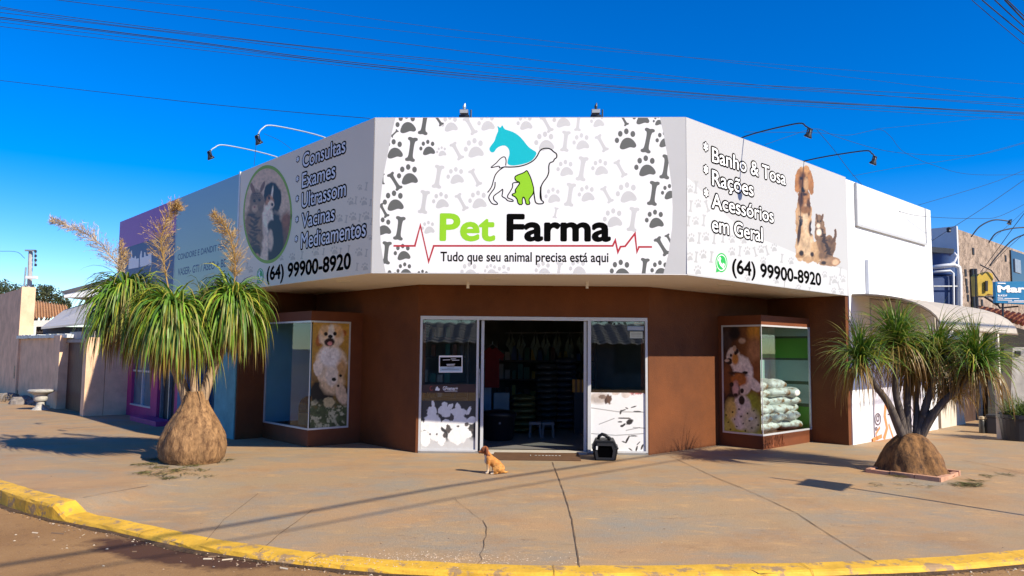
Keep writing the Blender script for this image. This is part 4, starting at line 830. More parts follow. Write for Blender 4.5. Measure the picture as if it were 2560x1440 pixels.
g = MB(); NP.text(g, 'VASER- GTI / ASEO + BE', 865, 772, 725, 1185, .004, .01, yr=722); g.build('lettering', M('faded navy print', 0), tsn, recalc=False)
psn = thing('shop_sign', 'purple and navy sign with a white skyline motif at the far end of the row', 'sign', W(9.8, 0, 2.7))
g = MB(); g.bl(7.725, 11.88, 0, .03, 4.02, 4.735, 0); g.bl(7.725, 11.88, 0, .03, 2.75, 4.018, 1); g.bl(7.712, 7.724, -.006, .03, 2.75, 4.74, 2)
g.build('panel', [M('purple vinyl', (.34, .085, .40), .5, .05, 1), M('navy vinyl', (.03, .055, .20), .5, .05, 1), ALU], psn)
g = MB()
for P in ([(535, 728), (540, 655), (552, 655), (553, 604), (560, 604), (562, 650), (575, 655), (580, 640), (586, 640), (588, 658), (606, 655), (605, 716)], [(612, 712), (613, 640), (620, 606), (626, 606), (626, 650), (640, 648), (642, 615), (650, 615), (652, 640), (668, 640), (668, 625), (690, 622), (690, 700)]): NP.fill(g, P, .004)
g.build('skyline_motif', WPRINT, psn, recalc=False)
# ---- pictures on the display windows
kw = 500/1565; icw = lambda px, py: ((px-560)/kw, (py-700)/kw)
def puppy(x, y, C, mk):
    t_ = np.clip((y-330)/820, 0, 1)[:, None]
    C[:] = np.array(lin('C99A3E'))*(1-t_)+np.array(lin('6B4A20'))*t_; C *= (1+.4*(fbm(x, y, 120, 2)-.5))[:, None]
    b = lambda *a, **k: blob(C, x, y, *a, **k)
    b(690, 760, 60, 40, '8A6A3A', edge=.6); b(940, 590, 50, 60, 'B58C3A', edge=.6); b(760, 890, 100, 95, '1B150F', edge=.4, fur=.7); b(930, 900, 60, 70, '2B2216', edge=.5, fur=.6)
    m = np.clip((y-930)/60+2*(fbm(x, y, 50, 7)-.5), 0, 1)[:, None]; gcol = np.array(lin('4C5634'))*(.5+1.1*fbm(x, y, 26, 4))[:, None]; fl = np.array(lin('B9B694')); k = np.clip((fbm(x, y, 30, 8)-.56)*9, 0, 1)[:, None]
    C[:] = C*(1-m)+(gcol*(1-k)+fl*k)*m
    b(822, 960, 46, 40, 'C4B488', fur=.6)
    b(845, 790, 95, 110, 'D9BC94', edge=.3); b(918, 890, 42, 85, 'D8BE9E', rot=-.3); b(770, 740, 40, 60, 'DCC09A'); b(835, 650, 122, 145, 'E9D3B4', edge=.2); b(905, 690, 52, 78, 'CB9F68', edge=.4); b(845, 740, 50, 90, 'EBDCC8'); b(830, 590, 80, 90, 'F3EEE8', edge=.4); b(735, 690, 36, 60, 'EEDFCB', edge=.2)
    b(745, 470, 26, 52, 'A8632B', rot=.2); b(930, 415, 30, 26, 'A8622A', rot=.4); b(838, 440, 98, 90, 'EFD9BC', edge=.2); b(790, 400, 40, 45, 'E2BD8C', edge=.6); b(890, 405, 40, 50, 'DDB27C', edge=.6); b(840, 420, 26, 70, 'FAF4EC', edge=.5)
    b(798, 422, 15, 15, '120B08', edge=.3); b(868, 420, 15, 15, '120B08', edge=.3); b(832, 442, 18, 15, '0D0808', edge=.3); b(826, 486, 40, 32, '2A100E', edge=.3); b(828, 497, 20, 16, 'D88E8C', edge=.4)
    b(860, 778, 17, 15, '16100C', edge=.3); b(912, 748, 12, 11, '16100C', edge=.3); b(893, 828, 10, 10, '2A1C14', edge=.4)
PLp = Plane(W(2.607, 0), R.copy(), -L)
picture('poster', PLp, .545, 1.222, .30, 2.02, 90, 200, icw, puppy, bayL, -.006)
kp = 420/1440; icp = lambda px, py: ((px-1740)/kp, (py-760)/kp)
def terriers(x, y, C, mk):
    t_ = np.clip((x-222)/330, 0, 1)[:, None]; C[:] = np.array(lin('35221A'))*(1-t_)+np.array(lin('8A5524'))*t_; C *= (1+.9*(fbm(x, y, 60, 2)-.5))[:, None]
    b = lambda *a, **k: blob(C, x, y, *a, **k)
    b(500, 240, 60, 60, 'C98A2E', edge=.7); b(500, 400, 60, 110, 'A9744A', edge=.7); b(395, 315, 28, 24, 'C9A98A', edge=.6); b(270, 300, 40, 80, '4A3A34', edge=.6); b(330, 250, 50, 60, '1E1412', edge=.6); b(520, 600, 50, 120, '8A5226', edge=.6); b(255, 640, 40, 130, '7A4A28', edge=.6)
    m = np.clip((y-780-(555-x)*.25)/70+1.2*(fbm(x, y, 60, 7)-.5), 0, 1)[:, None]; C[:] = C*(1-m)+np.array(lin('A8A238'))*(.55+.9*fbm(x, y, 40, 4))[:, None]*m
    b(480, 850, 70, 90, '9CA030', edge=.7)
    b(400, 560, 85, 130, 'EFE3D6', rot=-.35, edge=.2); b(500, 690, 40, 75, 'EADBCB', rot=-.7); b(320, 450, 56, 82, 'E9D9C6', edge=.2); b(335, 470, 28, 50, 'C98A3E', edge=.5); b(345, 410, 18, 28, '2A1A14', rot=.4); b(285, 492, 26, 28, '2A1A15'); b(330, 380, 16, 26, 'CBA98A'); b(265, 485, 22, 12, 'D8C0A8'); b(300, 440, 10, 14, '2A1A12')
    b(420, 590, 26, 14, '15100E', edge=.4); b(360, 600, 80, 18, '2C1C16', rot=.15, edge=.5)
    b(385, 930, 92, 150, 'E6DACB', edge=.2); b(420, 720, 48, 66, 'E4D2BE', rot=.4); b(370, 650, 72, 56, 'A9662E', edge=.4); b(335, 740, 46, 60, '3A2620', edge=.4); b(340, 725, 26, 62, 'CFA9A0', edge=.6); b(296, 815, 36, 52, '1E1512', edge=.3); b(392, 825, 26, 40, '1E1512', edge=.3); b(305, 690, 18, 20, '1A1210'); b(395, 745, 16, 22, '1A1210'); b(340, 780, 18, 16, '2A1815')
    b(300, 900, 50, 90, 'D8C06A', edge=.6); b(470, 1000, 70, 100, 'D9D0A8', edge=.6); b(280, 1040, 50, 50, 'C8BC5A', edge=.7)
    for i in range(26): b(240+(i*73) % 310, 890+(i*37) % 210, 9, 6, '3E3A12', rot=i, edge=.5)
PRp = Plane(W(0, 6.126), L.copy(), -R)
picture('poster', PRp, -2.262, -1.565, .25, 2.03, 90, 200, icp, terriers, bayR, -.006)
# ---- films and notices on the shopfront glass
kd = 620/2029; icd = lambda px, py: ((px-1020)/kd, (py-760)/kd); cdd = lambda x, y: (1020+x*kd, 760+y*kd)
DP = Plane(Vector((0, yf+.027, 0)), Vector((1, 0, 0)), Vector((0, -1, 0)), cdd)
def catfilm(x, y, C, mk):
    C[:] = .045; b = lambda *a, **k: blob(C, x, y, *a, **{**dict(edge=.12, fur=.55, tex=.12), **k})
    W1, G1 = 'E6E6E4', 'BFC0C0'
    m = np.clip((y-1060)/60+2.2*(fbm(x, y, 90, 3)-.5), 0, 1)[:, None]; C[:] = C*(1-m)+.52*m
    for a in ((205, 820, 12, 38, -.1), (195, 880, 40, 46, .4), (205, 985, 76, 84, 0), (225, 1060, 60, 60, 0), (300, 822, 24, 20, .3), (300, 880, 56, 42, .5), (345, 840, 20, 30, .8), (410, 850, 22, 40, -.2), (415, 885, 66, 36, .1), (420, 980, 84, 78, 0), (400, 1080, 80, 70, 0), (500, 870, 14, 34, .3), (520, 950, 40, 30, -.2), (310, 980, 40, 40, 0), (480, 1060, 50, 40, .5), (110, 1000, 26, 40, 0), (140, 1100, 40, 70, 0), (275, 1110, 34, 50, 0)): b(a[0], a[1], a[2], a[3], W1, rot=a[4])
    for a in ((470, 760, 26, 8, -.9), (515, 750, 12, 16, 0)): b(a[0], a[1], a[2], a[3], G1, rot=a[4])
    for a in ((330, 1020, 20, 34), (480, 985, 18, 16), (410, 1000, 12, 8), (180, 1065, 8, 8), (235, 1065, 8, 8), (300, 1075, 14, 20), (520, 1030, 24, 12), (360, 930, 16, 24)): b(*a, '55504E')
picture('printed_film', DP, -1.392, -.548, .055, .80, 120, 110, icd, catfilm, front, 0, grain=.05)
g = MB(); DP.fill(g, [(104, 660), (553, 656), (551, 724), (101, 727)], .004, 0); g.build('brown_band', M('brown band print', (.045, .022, .022), .4, .1, 5), front, recalc=False)
g = MB(); DP.text(g, 'GFnener+', 285, 706, 674, 408, .008, .02); DP.line(g, [(300, 714), (405, 712)], .006, .008); DP.fill(g, [(222, 706), (228, 685), (240, 672), (250, 690), (262, 694), (255, 710)], .008); g.build('lettering', WPRINT, front, recalc=False)
g = MB(); DP.line(g, ell(192, 690, 12, 16, 14, .6, 5.2), .012, .008); g.build('red_mark', M('dull red mark', (.30, .05, .04), .5, 0), front, recalc=False)
g = MB(); DP.fill(g, [(253, 422), (446, 421), (446, 560), (252, 561)], .004, 0); DP.fill(g, [(262, 436), (438, 435), (438, 512), (261, 513)], .007, 1); DP.fill(g, [(261, 516), (438, 515), (438, 552), (260, 553)], .007, 2)
for P in ([(285, 458), (345, 456)], [(350, 450), (392, 449)], [(360, 461), (420, 459)], [(315, 494), (385, 492)], [(318, 502), (380, 500)]): DP.line(g, P, .008, .010, 0)
for P in ([(322, 524), (380, 522)], [(275, 535), (420, 533)]): DP.line(g, P, .006, .010, 1)
g.build('notice', [WPRINT, INK, M('pale blue paper', (.42, .55, .66), .6, .05)], front, recalc=False)
g = MB(); DP.fill(g, [(1793, 180), (1932, 181), (1932, 217), (1793, 216)], .004, 0); DP.fill(g, [(1815, 225), (1920, 226), (1920, 281), (1815, 280)], .004, 1); DP.fill(g, [(1850, 152), (1915, 153), (1915, 166), (1850, 165)], .004, 1)
for yy in (190, 199, 207): DP.line(g, [(1800, yy), (1925, yy+1)], .004, .007, 2)
for yy in (240, 250, 262): DP.line(g, [(1825, yy), (1910, yy+1)], .004, .007, 3)
g.build('sticker', [M('blue grey sticker', (.20, .30, .42), .5, .05), M('pale green sticker', (.50, .55, .46), .5, .05), WPRINT, M('grey text', (.2, .22, .2), .6, 0)], front, recalc=False)
def whitefilm(x, y, C, mk):
    C[:] = .74; b = lambda *a, **k: blob(C, x, y, *a, **{**dict(edge=.3), **k})
    b(1560, 770, 90, 46, 'B9AEA6', edge=.6); b(1640, 780, 26, 40, '5E4638', fur=.8); b(1620, 790, 12, 30, '4A3830'); b(1590, 760, 30, 18, '7A685C', fur=.7)
    b(1860, 715, 84, 26, 'A86A66', fur=.9, tex=.9); b(1780, 740, 36, 30, 'CFC3BA'); b(1700, 720, 40, 26, 'C7B8AC', fur=.8)
    for a in ((1760, 870, 26, 5, -.3), (1790, 852, 14, 5, .4), (1845, 842, 24, 5, -.3), (1880, 880, 34, 6, .05), (1770, 934, 54, 6, .02), (1735, 964, 18, 6, 0), (1812, 965, 30, 22, -.6), (1765, 990, 20, 8, -.7), (1750, 998, 14, 9, 0), (1840, 1080, 36, 5, 0), (1795, 1110, 8, 34, .5), (1770, 1130, 24, 5, .3), (1870, 1185, 7, 26, .3), (1915, 1170, 8, 24, .4), (1820, 1190, 20, 5, .6), (1885, 1140, 20, 4, -.8), (1740, 885, 8, 18, .3)): b(a[0], a[1], a[2], a[3], '2E2A28', rot=a[4], fur=.5)
    for x0, y0, x1, y1 in ((1500, 850, 1720, 882), (1720, 882, 1935, 885), (1840, 1010, 1940, 1016), (1560, 985, 1690, 935), (1780, 1035, 1900, 1010), (1500, 1060, 1700, 1075), (1700, 1075, 1930, 1060)):
        d = np.abs((y1-y0)*(x-x0)-(x1-x0)*(y-y0))/math.hypot(x1-x0, y1-y0); t_ = ((x-x0)*(x1-x0)+(y-y0)*(y1-y0))/((x1-x0)**2+(y1-y0)**2); m = (np.clip(1.6-d/3, 0, 1)*((t_ > 0) & (t_ < 1)))[:, None]; C[:] = C*(1-m*.75)+.10*m*.75
    mk[:] = (y > 690+8*np.sin(x*.03)) | ((x > 1660) & (y > 686))
picture('printed_film', DP, 1.248, 2.092, .055, .95, 130, 140, icd, whitefilm, front, 0, grain=.03)

# ------------------------------------------------------------------ goods inside the shop
def bag_mb(c, sx, sy, sz, rz, seed, mi=0, n=18, m=10):
    g = MB(); c = Vector(c); vs = []; fs = []; rnd = random.Random(seed); ph = [rnd.uniform(0, 6.28) for _ in range(6)]
    pw = lambda v, e: math.copysign(abs(v)**e, v)
    for i in range(m+1):
        a = -math.pi/2+math.pi*i/m
        for j in range(n):
            b = 2*math.pi*j/n; x = pw(math.cos(a), .55)*pw(math.cos(b), .5); y = pw(math.cos(a), .55)*pw(math.sin(b), .5); z = pw(math.sin(a), .8)
            q = 1+.05*math.sin(4*x+ph[0]+3*y)+.05*math.sin(7*y+ph[1]-2*x); cr = .10*math.sin(9*x+ph[2])*math.sin(6*y+ph[3])+.06*math.sin(17*y+5*x+ph[4])
            zz = z*(1-.35*max(abs(x), abs(y))**3)*q+cr*(1-abs(z)*.4)*.8
            p = Vector((x*sx/2*q, y*sy/2*q, zz*sz/2)); vs.append(c+Vector((p.x*math.cos(rz)-p.y*math.sin(rz), p.x*math.sin(rz)+p.y*math.cos(rz), p.z+sz/2)))
    for i in range(m):
        for j in range(n): fs.append((i*n+j, i*n+(j+1) % n, (i+1)*n+(j+1) % n, (i+1)*n+j))
    g.add(vs, fs, mi); return g
BAGW = M('white crinkled plastic', (.74, .75, .70), .4, .25, 7, .5, 14)
def bagprint():
    t = BAGW.node_tree; b = t.nodes['Principled BSDF']; old = b.inputs['Base Color'].links[0].from_socket; tc = t.nodes.new('ShaderNodeTexCoord')
    n = node(t, 'ShaderNodeTexNoise', i_Scale=5., i_Detail=3.); t.links.new(tc.outputs['Object'], n.inputs['Vector']); n2 = node(t, 'ShaderNodeTexNoise', i_Scale=3.3, i_Detail=1.); t.links.new(tc.outputs['Object'], n2.inputs['Vector'])
    cr = t.nodes.new('ShaderNodeValToRGB'); cr.color_ramp.elements[0].position = .42; cr.color_ramp.elements[0].color = (.10, .30, .26, 1); cr.color_ramp.elements[1].position = .58; cr.color_ramp.elements[1].color = (.30, .15, .06, 1); t.links.new(n2.outputs[0], cr.inputs[0])
    r = t.nodes.new('ShaderNodeMapRange'); r.inputs['From Min'].default_value = .60; r.inputs['From Max'].default_value = .68; t.links.new(n.outputs[0], r.inputs[0])
    x = t.nodes.new('ShaderNodeMix'); x.data_type = 'RGBA'; t.links.new(r.outputs[0], x.inputs[0]); t.links.new(old, x.inputs[6]); t.links.new(cr.outputs[0], x.inputs[7]); t.links.new(x.outputs[2], b.inputs['Base Color'])
bagprint()
ORD = ['bottom', 'second', 'third', 'fourth', 'fifth', 'sixth', 'seventh', 'eighth', 'ninth', 'tenth', 'eleventh', 'twelfth', 'thirteenth']
k = 0
for lay, rs_ in enumerate(((6.44, 6.96, 7.48), (6.42, 6.94, 7.46), (6.46, 7.0, 7.44), (6.44, 6.98, 7.42), (6.43, 6.98, 7.45), (6.46, 7.02))):
    for q, r_ in enumerate(rs_):
        k += 1; p = W(-1.90+random.uniform(-.06, .04), r_+random.uniform(-.05, .05), .225+lay*.140+random.uniform(-.004, .02)); mb = bag_mb(p, .52+random.uniform(-.06, .05), .60+random.uniform(-.08, .06), .20, TH+random.uniform(-.32, .32), k)
        where = ['beside the dog poster', 'in the middle', 'by the end fin'][q]
        tag(mb.build('feed_bag', BAGW, base=p, smooth=True), f'white plastic feed bag in the right window pile, {ORD[lay]} layer, {where}', 'bag', 'white feed bags piled in the right display window')
# dim goods in the left window
p = W(3.45, .95, .27); h_ = thing('pet_hood_bed', 'small tan and navy domed pet bed standing in the left display window', 'pet bed', p)
g = MB(); g.lathe(p, [(.16, 0), (.17, .03), (.17, .2), (.12, .21)], 18); g.build('cushion_box', M('tan plush', (.30, .17, .08), .9, .2, 8), h_)
g = MB(); g.lathe(p+Z*.21, [(.165, 0), (.17, .1), (.13, .22), (.05, .28)], 18); g.build('hood', M('navy plush', (.012, .018, .035), .9, .2, 8), h_, smooth=True)
p = W(2.95, .90, .27); c_ = thing('toy_box', 'teal box with yellow green end standing in the left display window', 'box', p)
g = MB(); g.cbox(p, .20, .16, .24, 0, TH); g.build('box', M('teal carton', (.03, .16, .20), .6, .1), c_); g = MB(); g.cbox(p+Vector((.14, -.02, 0)), .10, .14, .19, 0, TH); g.build('green_end', M('yellow green carton', (.22, .30, .08), .6, .1), c_)
p = W(3.02, 1.0, .27); c_ = thing('display_rack', 'thin chrome accessory rack in the left display window', 'rack', p)
g = MB(); g.tube([p, p+Z*1.25], .012, 6); g.tube([p+R*.25, p+R*.25+Z*1.25], .012, 6); g.build('upright', GREYM, c_)
for z_ in (.35, .8, 1.2): g = MB(); g.cbox(p+Z*z_+R*.12, .26, .14, .015, 0, TH); g.build('shelf', M('dark shelf glass', (.10, .16, .15), .3, .1), c_)
# feed stacks seen through the doorway
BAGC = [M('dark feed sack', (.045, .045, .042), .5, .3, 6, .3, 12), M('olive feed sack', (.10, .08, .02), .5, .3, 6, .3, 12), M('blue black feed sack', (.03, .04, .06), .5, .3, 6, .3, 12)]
TAPE = M('pale sack seam', (.12, .115, .10), .6, .2, 6)
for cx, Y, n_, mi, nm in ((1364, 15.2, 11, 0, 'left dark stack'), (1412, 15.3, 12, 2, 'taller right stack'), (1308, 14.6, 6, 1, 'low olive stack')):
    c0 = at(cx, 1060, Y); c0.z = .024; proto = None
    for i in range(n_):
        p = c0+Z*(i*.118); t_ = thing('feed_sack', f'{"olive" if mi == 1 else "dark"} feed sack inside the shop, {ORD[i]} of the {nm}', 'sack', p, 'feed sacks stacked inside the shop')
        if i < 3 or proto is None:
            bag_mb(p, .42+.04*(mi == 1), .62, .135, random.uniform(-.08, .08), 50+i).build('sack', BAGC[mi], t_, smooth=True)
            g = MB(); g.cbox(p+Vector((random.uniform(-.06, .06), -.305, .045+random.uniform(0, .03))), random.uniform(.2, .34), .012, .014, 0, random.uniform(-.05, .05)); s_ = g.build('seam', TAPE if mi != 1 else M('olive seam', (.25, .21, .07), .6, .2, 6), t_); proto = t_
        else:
            for ch in proto.children: c = ch.copy(); COL.objects.link(c); c.parent = t_
for px, lab in ((1338, 'white low stool on the shop floor, the one nearer the dark bin'), (1370, 'white low stool on the shop floor, the one in front of dark sacks')):
    c0 = at(px, 1062, 13.8); c0.z = .024; s_ = thing('stool', lab, 'stool', c0, 'white stools inside the shop'); WPL = M('white plastic', (.20, .20, .21), .4, .05)
    g = MB(); g.cbox(c0+Z*.22, .22, .22, .05); g.build('seat', WPL, s_, bevel=.01)
    for a in (-1, 1):
        for b in (-1, 1): g = MB(); g.tube([c0+Vector((a*.10, b*.10, 0)), c0+Vector((a*.085, b*.085, .22))], .02, 6); g.build('leg', WPL, s_)
c0 = at(1247, 1080, 13.3); c0.z = .024; b_ = thing('storage_tub', 'big rounded black plastic tub standing just inside the doorway', 'tub', c0)
g = MB(); g.lathe(c0, [(.22, 0), (.25, .02), (.30, .42), (.32, .43), (.32, .47), (.27, .50), (.1, .53)], 24); g.build('tub', M('black tub plastic', (.012, .012, .016), .35, .1), b_, smooth=True)
g = MB(); g.cbox(c0+Vector((.02, -.30, .30)), .03, .02, .03); g.build('latch', WPL, b_)
def garment(c, w_, h, col, name, lab, cat, group=None):
    t_ = thing(name, lab, cat, c, group); g = MB(); c = Vector(c)
    P = [(-.12, 0), (-.5, -.18), (-.42, -.34), (-.28, -.28), (-.30, -1), (.30, -1), (.28, -.28), (.42, -.34), (.5, -.18), (.12, 0), (0, -.06)] if w_ > .3 else [(-.10, 0), (-.34, -.30), (-.44, -.52), (-.24, -.62), (-.02, -1), (.10, -.96), (.20, -.60), (.42, -.44+random.uniform(-.1, .1)), (.30, -.28), (.10, .02), (.06, -.30), (-.06, -.34)]
    g.prism([c+Vector((x*w_, .02*math.sin(9*x), z*h)) for x, z in P], (0, .03, 0)); g.build('cloth', col, t_); g = MB(); g.tube([c+Vector((-.2*w_, .015, .0)), c+Vector((0, .015, .06)), c+Vector((.2*w_, .015, 0))], .006, 5); g.tube([c+Vector((0, .015, .06)), c+Vector((0, .015, .11))], .005, 5); g.build('hanger', GREYM, t_)
c0 = at(1231, 868, 14.0); garment(c0, .46, .75, M('red cloth', (.13, .007, .006), .9, .2, 6), 'red_garment', 'long red garment hanging inside the doorway on the left', 'garment')
HG = M('pale green cloth', (.13, .17, .15), .9, .2, 5)
names = ['left end', 'second from left', 'third from left', 'middle', 'third from right', 'second from right', 'right end']
for i, px in enumerate((1277, 1303, 1339, 1364, 1394, 1424, 1453)):
    garment(at(px, 838+(i % 2)*4, 15.6), .24, .40+.05*(i % 3), HG, 'hanging_vest', f'pale pet vest hanging at the back of the shop, {names[i]} of the row', 'pet clothes', 'pet vests hanging at the back of the shop')
g = MB(); a, b = at(1262, 832, 15.62), at(1468, 832, 15.62); g.tube([a, b], .012, 6); tag(g.build('clothes_rail', GREYM), 'thin metal rail carrying the pet vests at the back of the shop', 'rail')
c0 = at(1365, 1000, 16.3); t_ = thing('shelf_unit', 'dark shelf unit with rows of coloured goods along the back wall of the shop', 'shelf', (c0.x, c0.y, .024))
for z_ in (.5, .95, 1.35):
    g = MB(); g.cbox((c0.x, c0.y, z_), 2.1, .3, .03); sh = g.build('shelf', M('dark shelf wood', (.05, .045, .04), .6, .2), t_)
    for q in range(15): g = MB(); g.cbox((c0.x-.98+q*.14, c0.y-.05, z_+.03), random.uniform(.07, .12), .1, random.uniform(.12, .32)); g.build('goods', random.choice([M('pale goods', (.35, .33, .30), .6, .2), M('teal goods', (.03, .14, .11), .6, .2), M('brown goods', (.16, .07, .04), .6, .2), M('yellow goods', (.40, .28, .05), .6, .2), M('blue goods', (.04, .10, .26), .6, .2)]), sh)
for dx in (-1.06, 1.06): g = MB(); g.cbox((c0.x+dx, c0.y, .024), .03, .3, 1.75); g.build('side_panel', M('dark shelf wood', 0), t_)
c0 = at(1445, 980, 14.4); t_ = thing('striped_pack', 'orange and brown striped pack on a stand inside the right door edge', 'pack', (c0.x, c0.y, .024))
g = MB(); g.cbox((c0.x, c0.y, .024), .16, .2, c0.z-.024); g.build('stand', M('dark stand', (.03, .03, .035), .6, .1), t_)
g = MB()
for i in range(5): g.cbox(c0+Vector((-.09+i*.045, 0, 0)), .045, .18, .24, i % 2)
g.build('pack', [M('orange carton', (.55, .22, .02), .5, .1), M('brown carton', (.16, .06, .02), .5, .1)], t_)
c0 = at(1098, 1010, 13.2); t_ = thing('shelf_unit', 'dark shelf unit with small pale goods behind the left door pane', 'shelf', (c0.x, c0.y, .024))
for dx in (-.45, .5): g = MB(); g.cbox((c0.x+dx, c0.y, .024), .03, .3, 1.8); g.build('side_panel', M('dark shelf wood', (.05, .045, .04), .6, .2), t_)
for i, z_ in enumerate((.3, .75, 1.0, 1.45, 1.78)):
    g = MB(); g.cbox((c0.x+.02, c0.y, z_), .92, .3, .025); sh = g.build('shelf', M('dark shelf wood', 0), t_)
    for q in range(7):
        if random.random() < .75:
            g = MB(); hh = random.uniform(.10, .24); g.cbox((c0.x-.36+q*.125, c0.y-.05, z_+.025), random.uniform(.06, .10), .1, hh); g.build('goods', random.choice([M('pale goods', (.35, .33, .30), .6, .2), M('teal goods', (.03, .14, .11), .6, .2), M('brown goods', (.16, .07, .04), .6, .2), M('dark goods', (.03, .03, .03), .6, .2)]), sh)
c0 = at(1218, 990, 14.6); t_ = thing('white_display_stand', 'white and blue display stand under the red garment', 'display stand', (c0.x, c0.y, .024))
g = MB(); g.cbox((c0.x-.03, c0.y, .024), .22, .25, 1.15); g.build('body', M('blue white card', (.25, .32, .42), .6, .3, 3), t_); g = MB(); g.cbox((c0.x+.28, c0.y, .024), .30, .25, .75); g.build('side_box', M('grey white card', (.30, .32, .33), .6, .2, 3), t_)
# ------------------------------------------------------------------ mat, carrier, dog
MATB = M('brown rubber ramp', (.115, .058, .028), .8, .15, 6, .2, 40)
a, b, c, d = on_z(1226, 1150.5), on_z(1453, 1153), on_z(1446, 1138), on_z(1236, 1136)
g = MB(); g.prism([a+Z*.004, b+Z*.004, c+Z*.004, d+Z*.004], (0, 0, .001)); k = g.v; g.v[4] = a+Z*.012; g.v[5] = b+Z*.012; g.v[6] = c+Z*.035; g.v[7] = d+Z*.035
mt = thing('door_mat', 'brown rubber ramp mat with worn white lettering in front of the doorway', 'mat', (a+b+c+d)/4); g.build('mat', MATB, mt, bevel=.003)
g = MB(); mp_ = a+(b-a)*.5
for i, u in enumerate((.43, .49, .53, .57, .61, .645, .68, .72, .76)):
    s_ = a+(b-a)*u+(d-a)*.55+Z*.028; g.cbox(s_+Vector((0, .0, 0)), .012 if i == 0 else .03, .075 if i == 0 else .02, .004, 0, .3*math.sin(i*5))
g.build('worn_lettering', M('worn white paint', (.55, .52, .46), .7, .2), mt)
# pet carrier
cc = on_z(1513, 1152); cc.z = .0; pc = thing('pet_carrier', 'small black plastic pet carrier with open door hole by the right door pane', 'pet carrier', cc)
CPL = M('charcoal carrier plastic', (.005, .0055, .007), .5, .1, 8, spec=.25); CPG = M('grey carrier plastic', (.018, .020, .024), .4, .1, 8); az = -.10
ax = Vector((math.cos(az), math.sin(az), 0)); ay = Vector((-math.sin(az), math.cos(az), 0))
def cl3(x, y, z): return cc+ax*x+ay*y+Z*z
g = MB(); PR = [(-.155, 0), (.155, 0), (.185, .16), (.175, .20), (.135, .285), (-.135, .285), (-.175, .20), (-.185, .16)]
g.prism([cl3(x, .02, z) for x, z in PR], ay*.46); g.build('shell', CPL, pc, bevel=.018)
g = MB()
outer = [(-.13, .015), (.13, .015), (.155, .15), (.115, .25), (-.115, .25), (-.155, .15)]; inner = [(-.098, .045), (.098, .045), (.115, .145), (.092, .215), (-.092, .215), (-.115, .145)]
for i in range(6):
    j = (i+1) % 6; g.prism([cl3(*(outer[i][0], -.012, outer[i][1])), cl3(outer[j][0], -.012, outer[j][1]), cl3(inner[j][0], -.012, inner[j][1]), cl3(inner[i][0], -.012, inner[i][1])], ay*.035)
g.build('door_frame', CPG, pc)
g = MB(); g.prism([cl3(x, .012, z) for x, z in inner], ay*.006); g.build('door_opening', M('black void', (.0015, .0015, .002), 1, 0, spec=0.), pc)
g = MB(); g.box(cl3(-.195, .015, .165), ax*.39, ay*.47, Z*.022); g.build('rim', CPG, pc, bevel=.006)
g = MB(); g.tube([cl3(-.10, .25, .28), cl3(-.085, .25, .325), cl3(-.04, .25, .355), cl3(.01, .25, .34), cl3(.06, .25, .30), cl3(.075, .25, .28)], [.022, .024, .026, .026, .022, .02], 8); g.build('handle', CPL, pc, smooth=True)
g = MB(); g.ball(cl3(.06, .10, .315), .028, .028, .03); g.build('knob', CPL, pc, smooth=True)
g = MB(); g.cbox(cl3(-.122, -.022, .16), .022, .02, .05); g.build('latch', M('pale latch', (.65, .66, .66), .4, .05), pc)
for i in range(4): g = MB(); g.box(cl3(.172, .10+i*.085, .09), ax*.012, ay*.045, Z*.05); g.build('vent', M('black void', 0), pc)
# the puppy, one remeshed body
def remesh(mb, vox, smooth=4):
    me = bpy.data.meshes.new('tmp'); me.from_pydata([tuple(v) for v in mb.v], [], mb.f); ob = bpy.data.objects.new('tmp', me); COL.objects.link(ob)
    m = ob.modifiers.new('r', 'REMESH'); m.mode = 'VOXEL'; m.voxel_size = vox; s = ob.modifiers.new('s', 'SMOOTH'); s.factor = .5; s.iterations = smooth
    dg = bpy.context.evaluated_depsgraph_get(); r = bpy.data.meshes.new_from_object(ob.evaluated_get(dg)); V = [v.co.copy() for v in r.vertices]; Fc = [tuple(p.vertices) for p in r.polygons]
    bpy.data.objects.remove(ob); bpy.data.meshes.remove(r); bpy.data.meshes.remove(me); return V, Fc
dg0 = gpt(1228, 1184); DOGO = Vector((dg0.x, dg0.y, 0)); dgn = thing('dog', 'small golden brown puppy sitting on the pavement facing left with white chest', 'dog', DOGO)
DS = 1.04
def dp(x, z, y=0.): return DOGO+Vector((x, y, z))*DS
g = MB()
def limb(pts):
    P = [dp(p[0], p[1], p[2]) for p in pts]; rr = [p[3]*DS for p in pts]
    for i in range(len(P)-1):
        n = max(2, int((P[i+1]-P[i]).length/(min(rr[i], rr[i+1])*.35)))
        for k in range(n+1): t_ = k/n; g.ball(P[i]+(P[i+1]-P[i])*t_, (rr[i]*(1-t_)+rr[i+1]*t_), mi=0, n=10, m=6)
limb([(.105, .065, 0, .066), (.06, .115, 0, .066), (.0, .165, 0, .058), (-.035, .20, 0, .052), (-.06, .25, 0, .038), (-.082, .285, 0, .036)])      # rump, back, chest, neck
limb([(-.035, .20, 0, .05), (-.045, .155, 0, .045)]); 
limb([(-.082, .295, 0, .047), (-.09, .29, 0, .046)]); limb([(-.10, .283, 0, .034), (-.140, .266, 0, .021), (-.148, .263, 0, .020)])                 # skull, muzzle
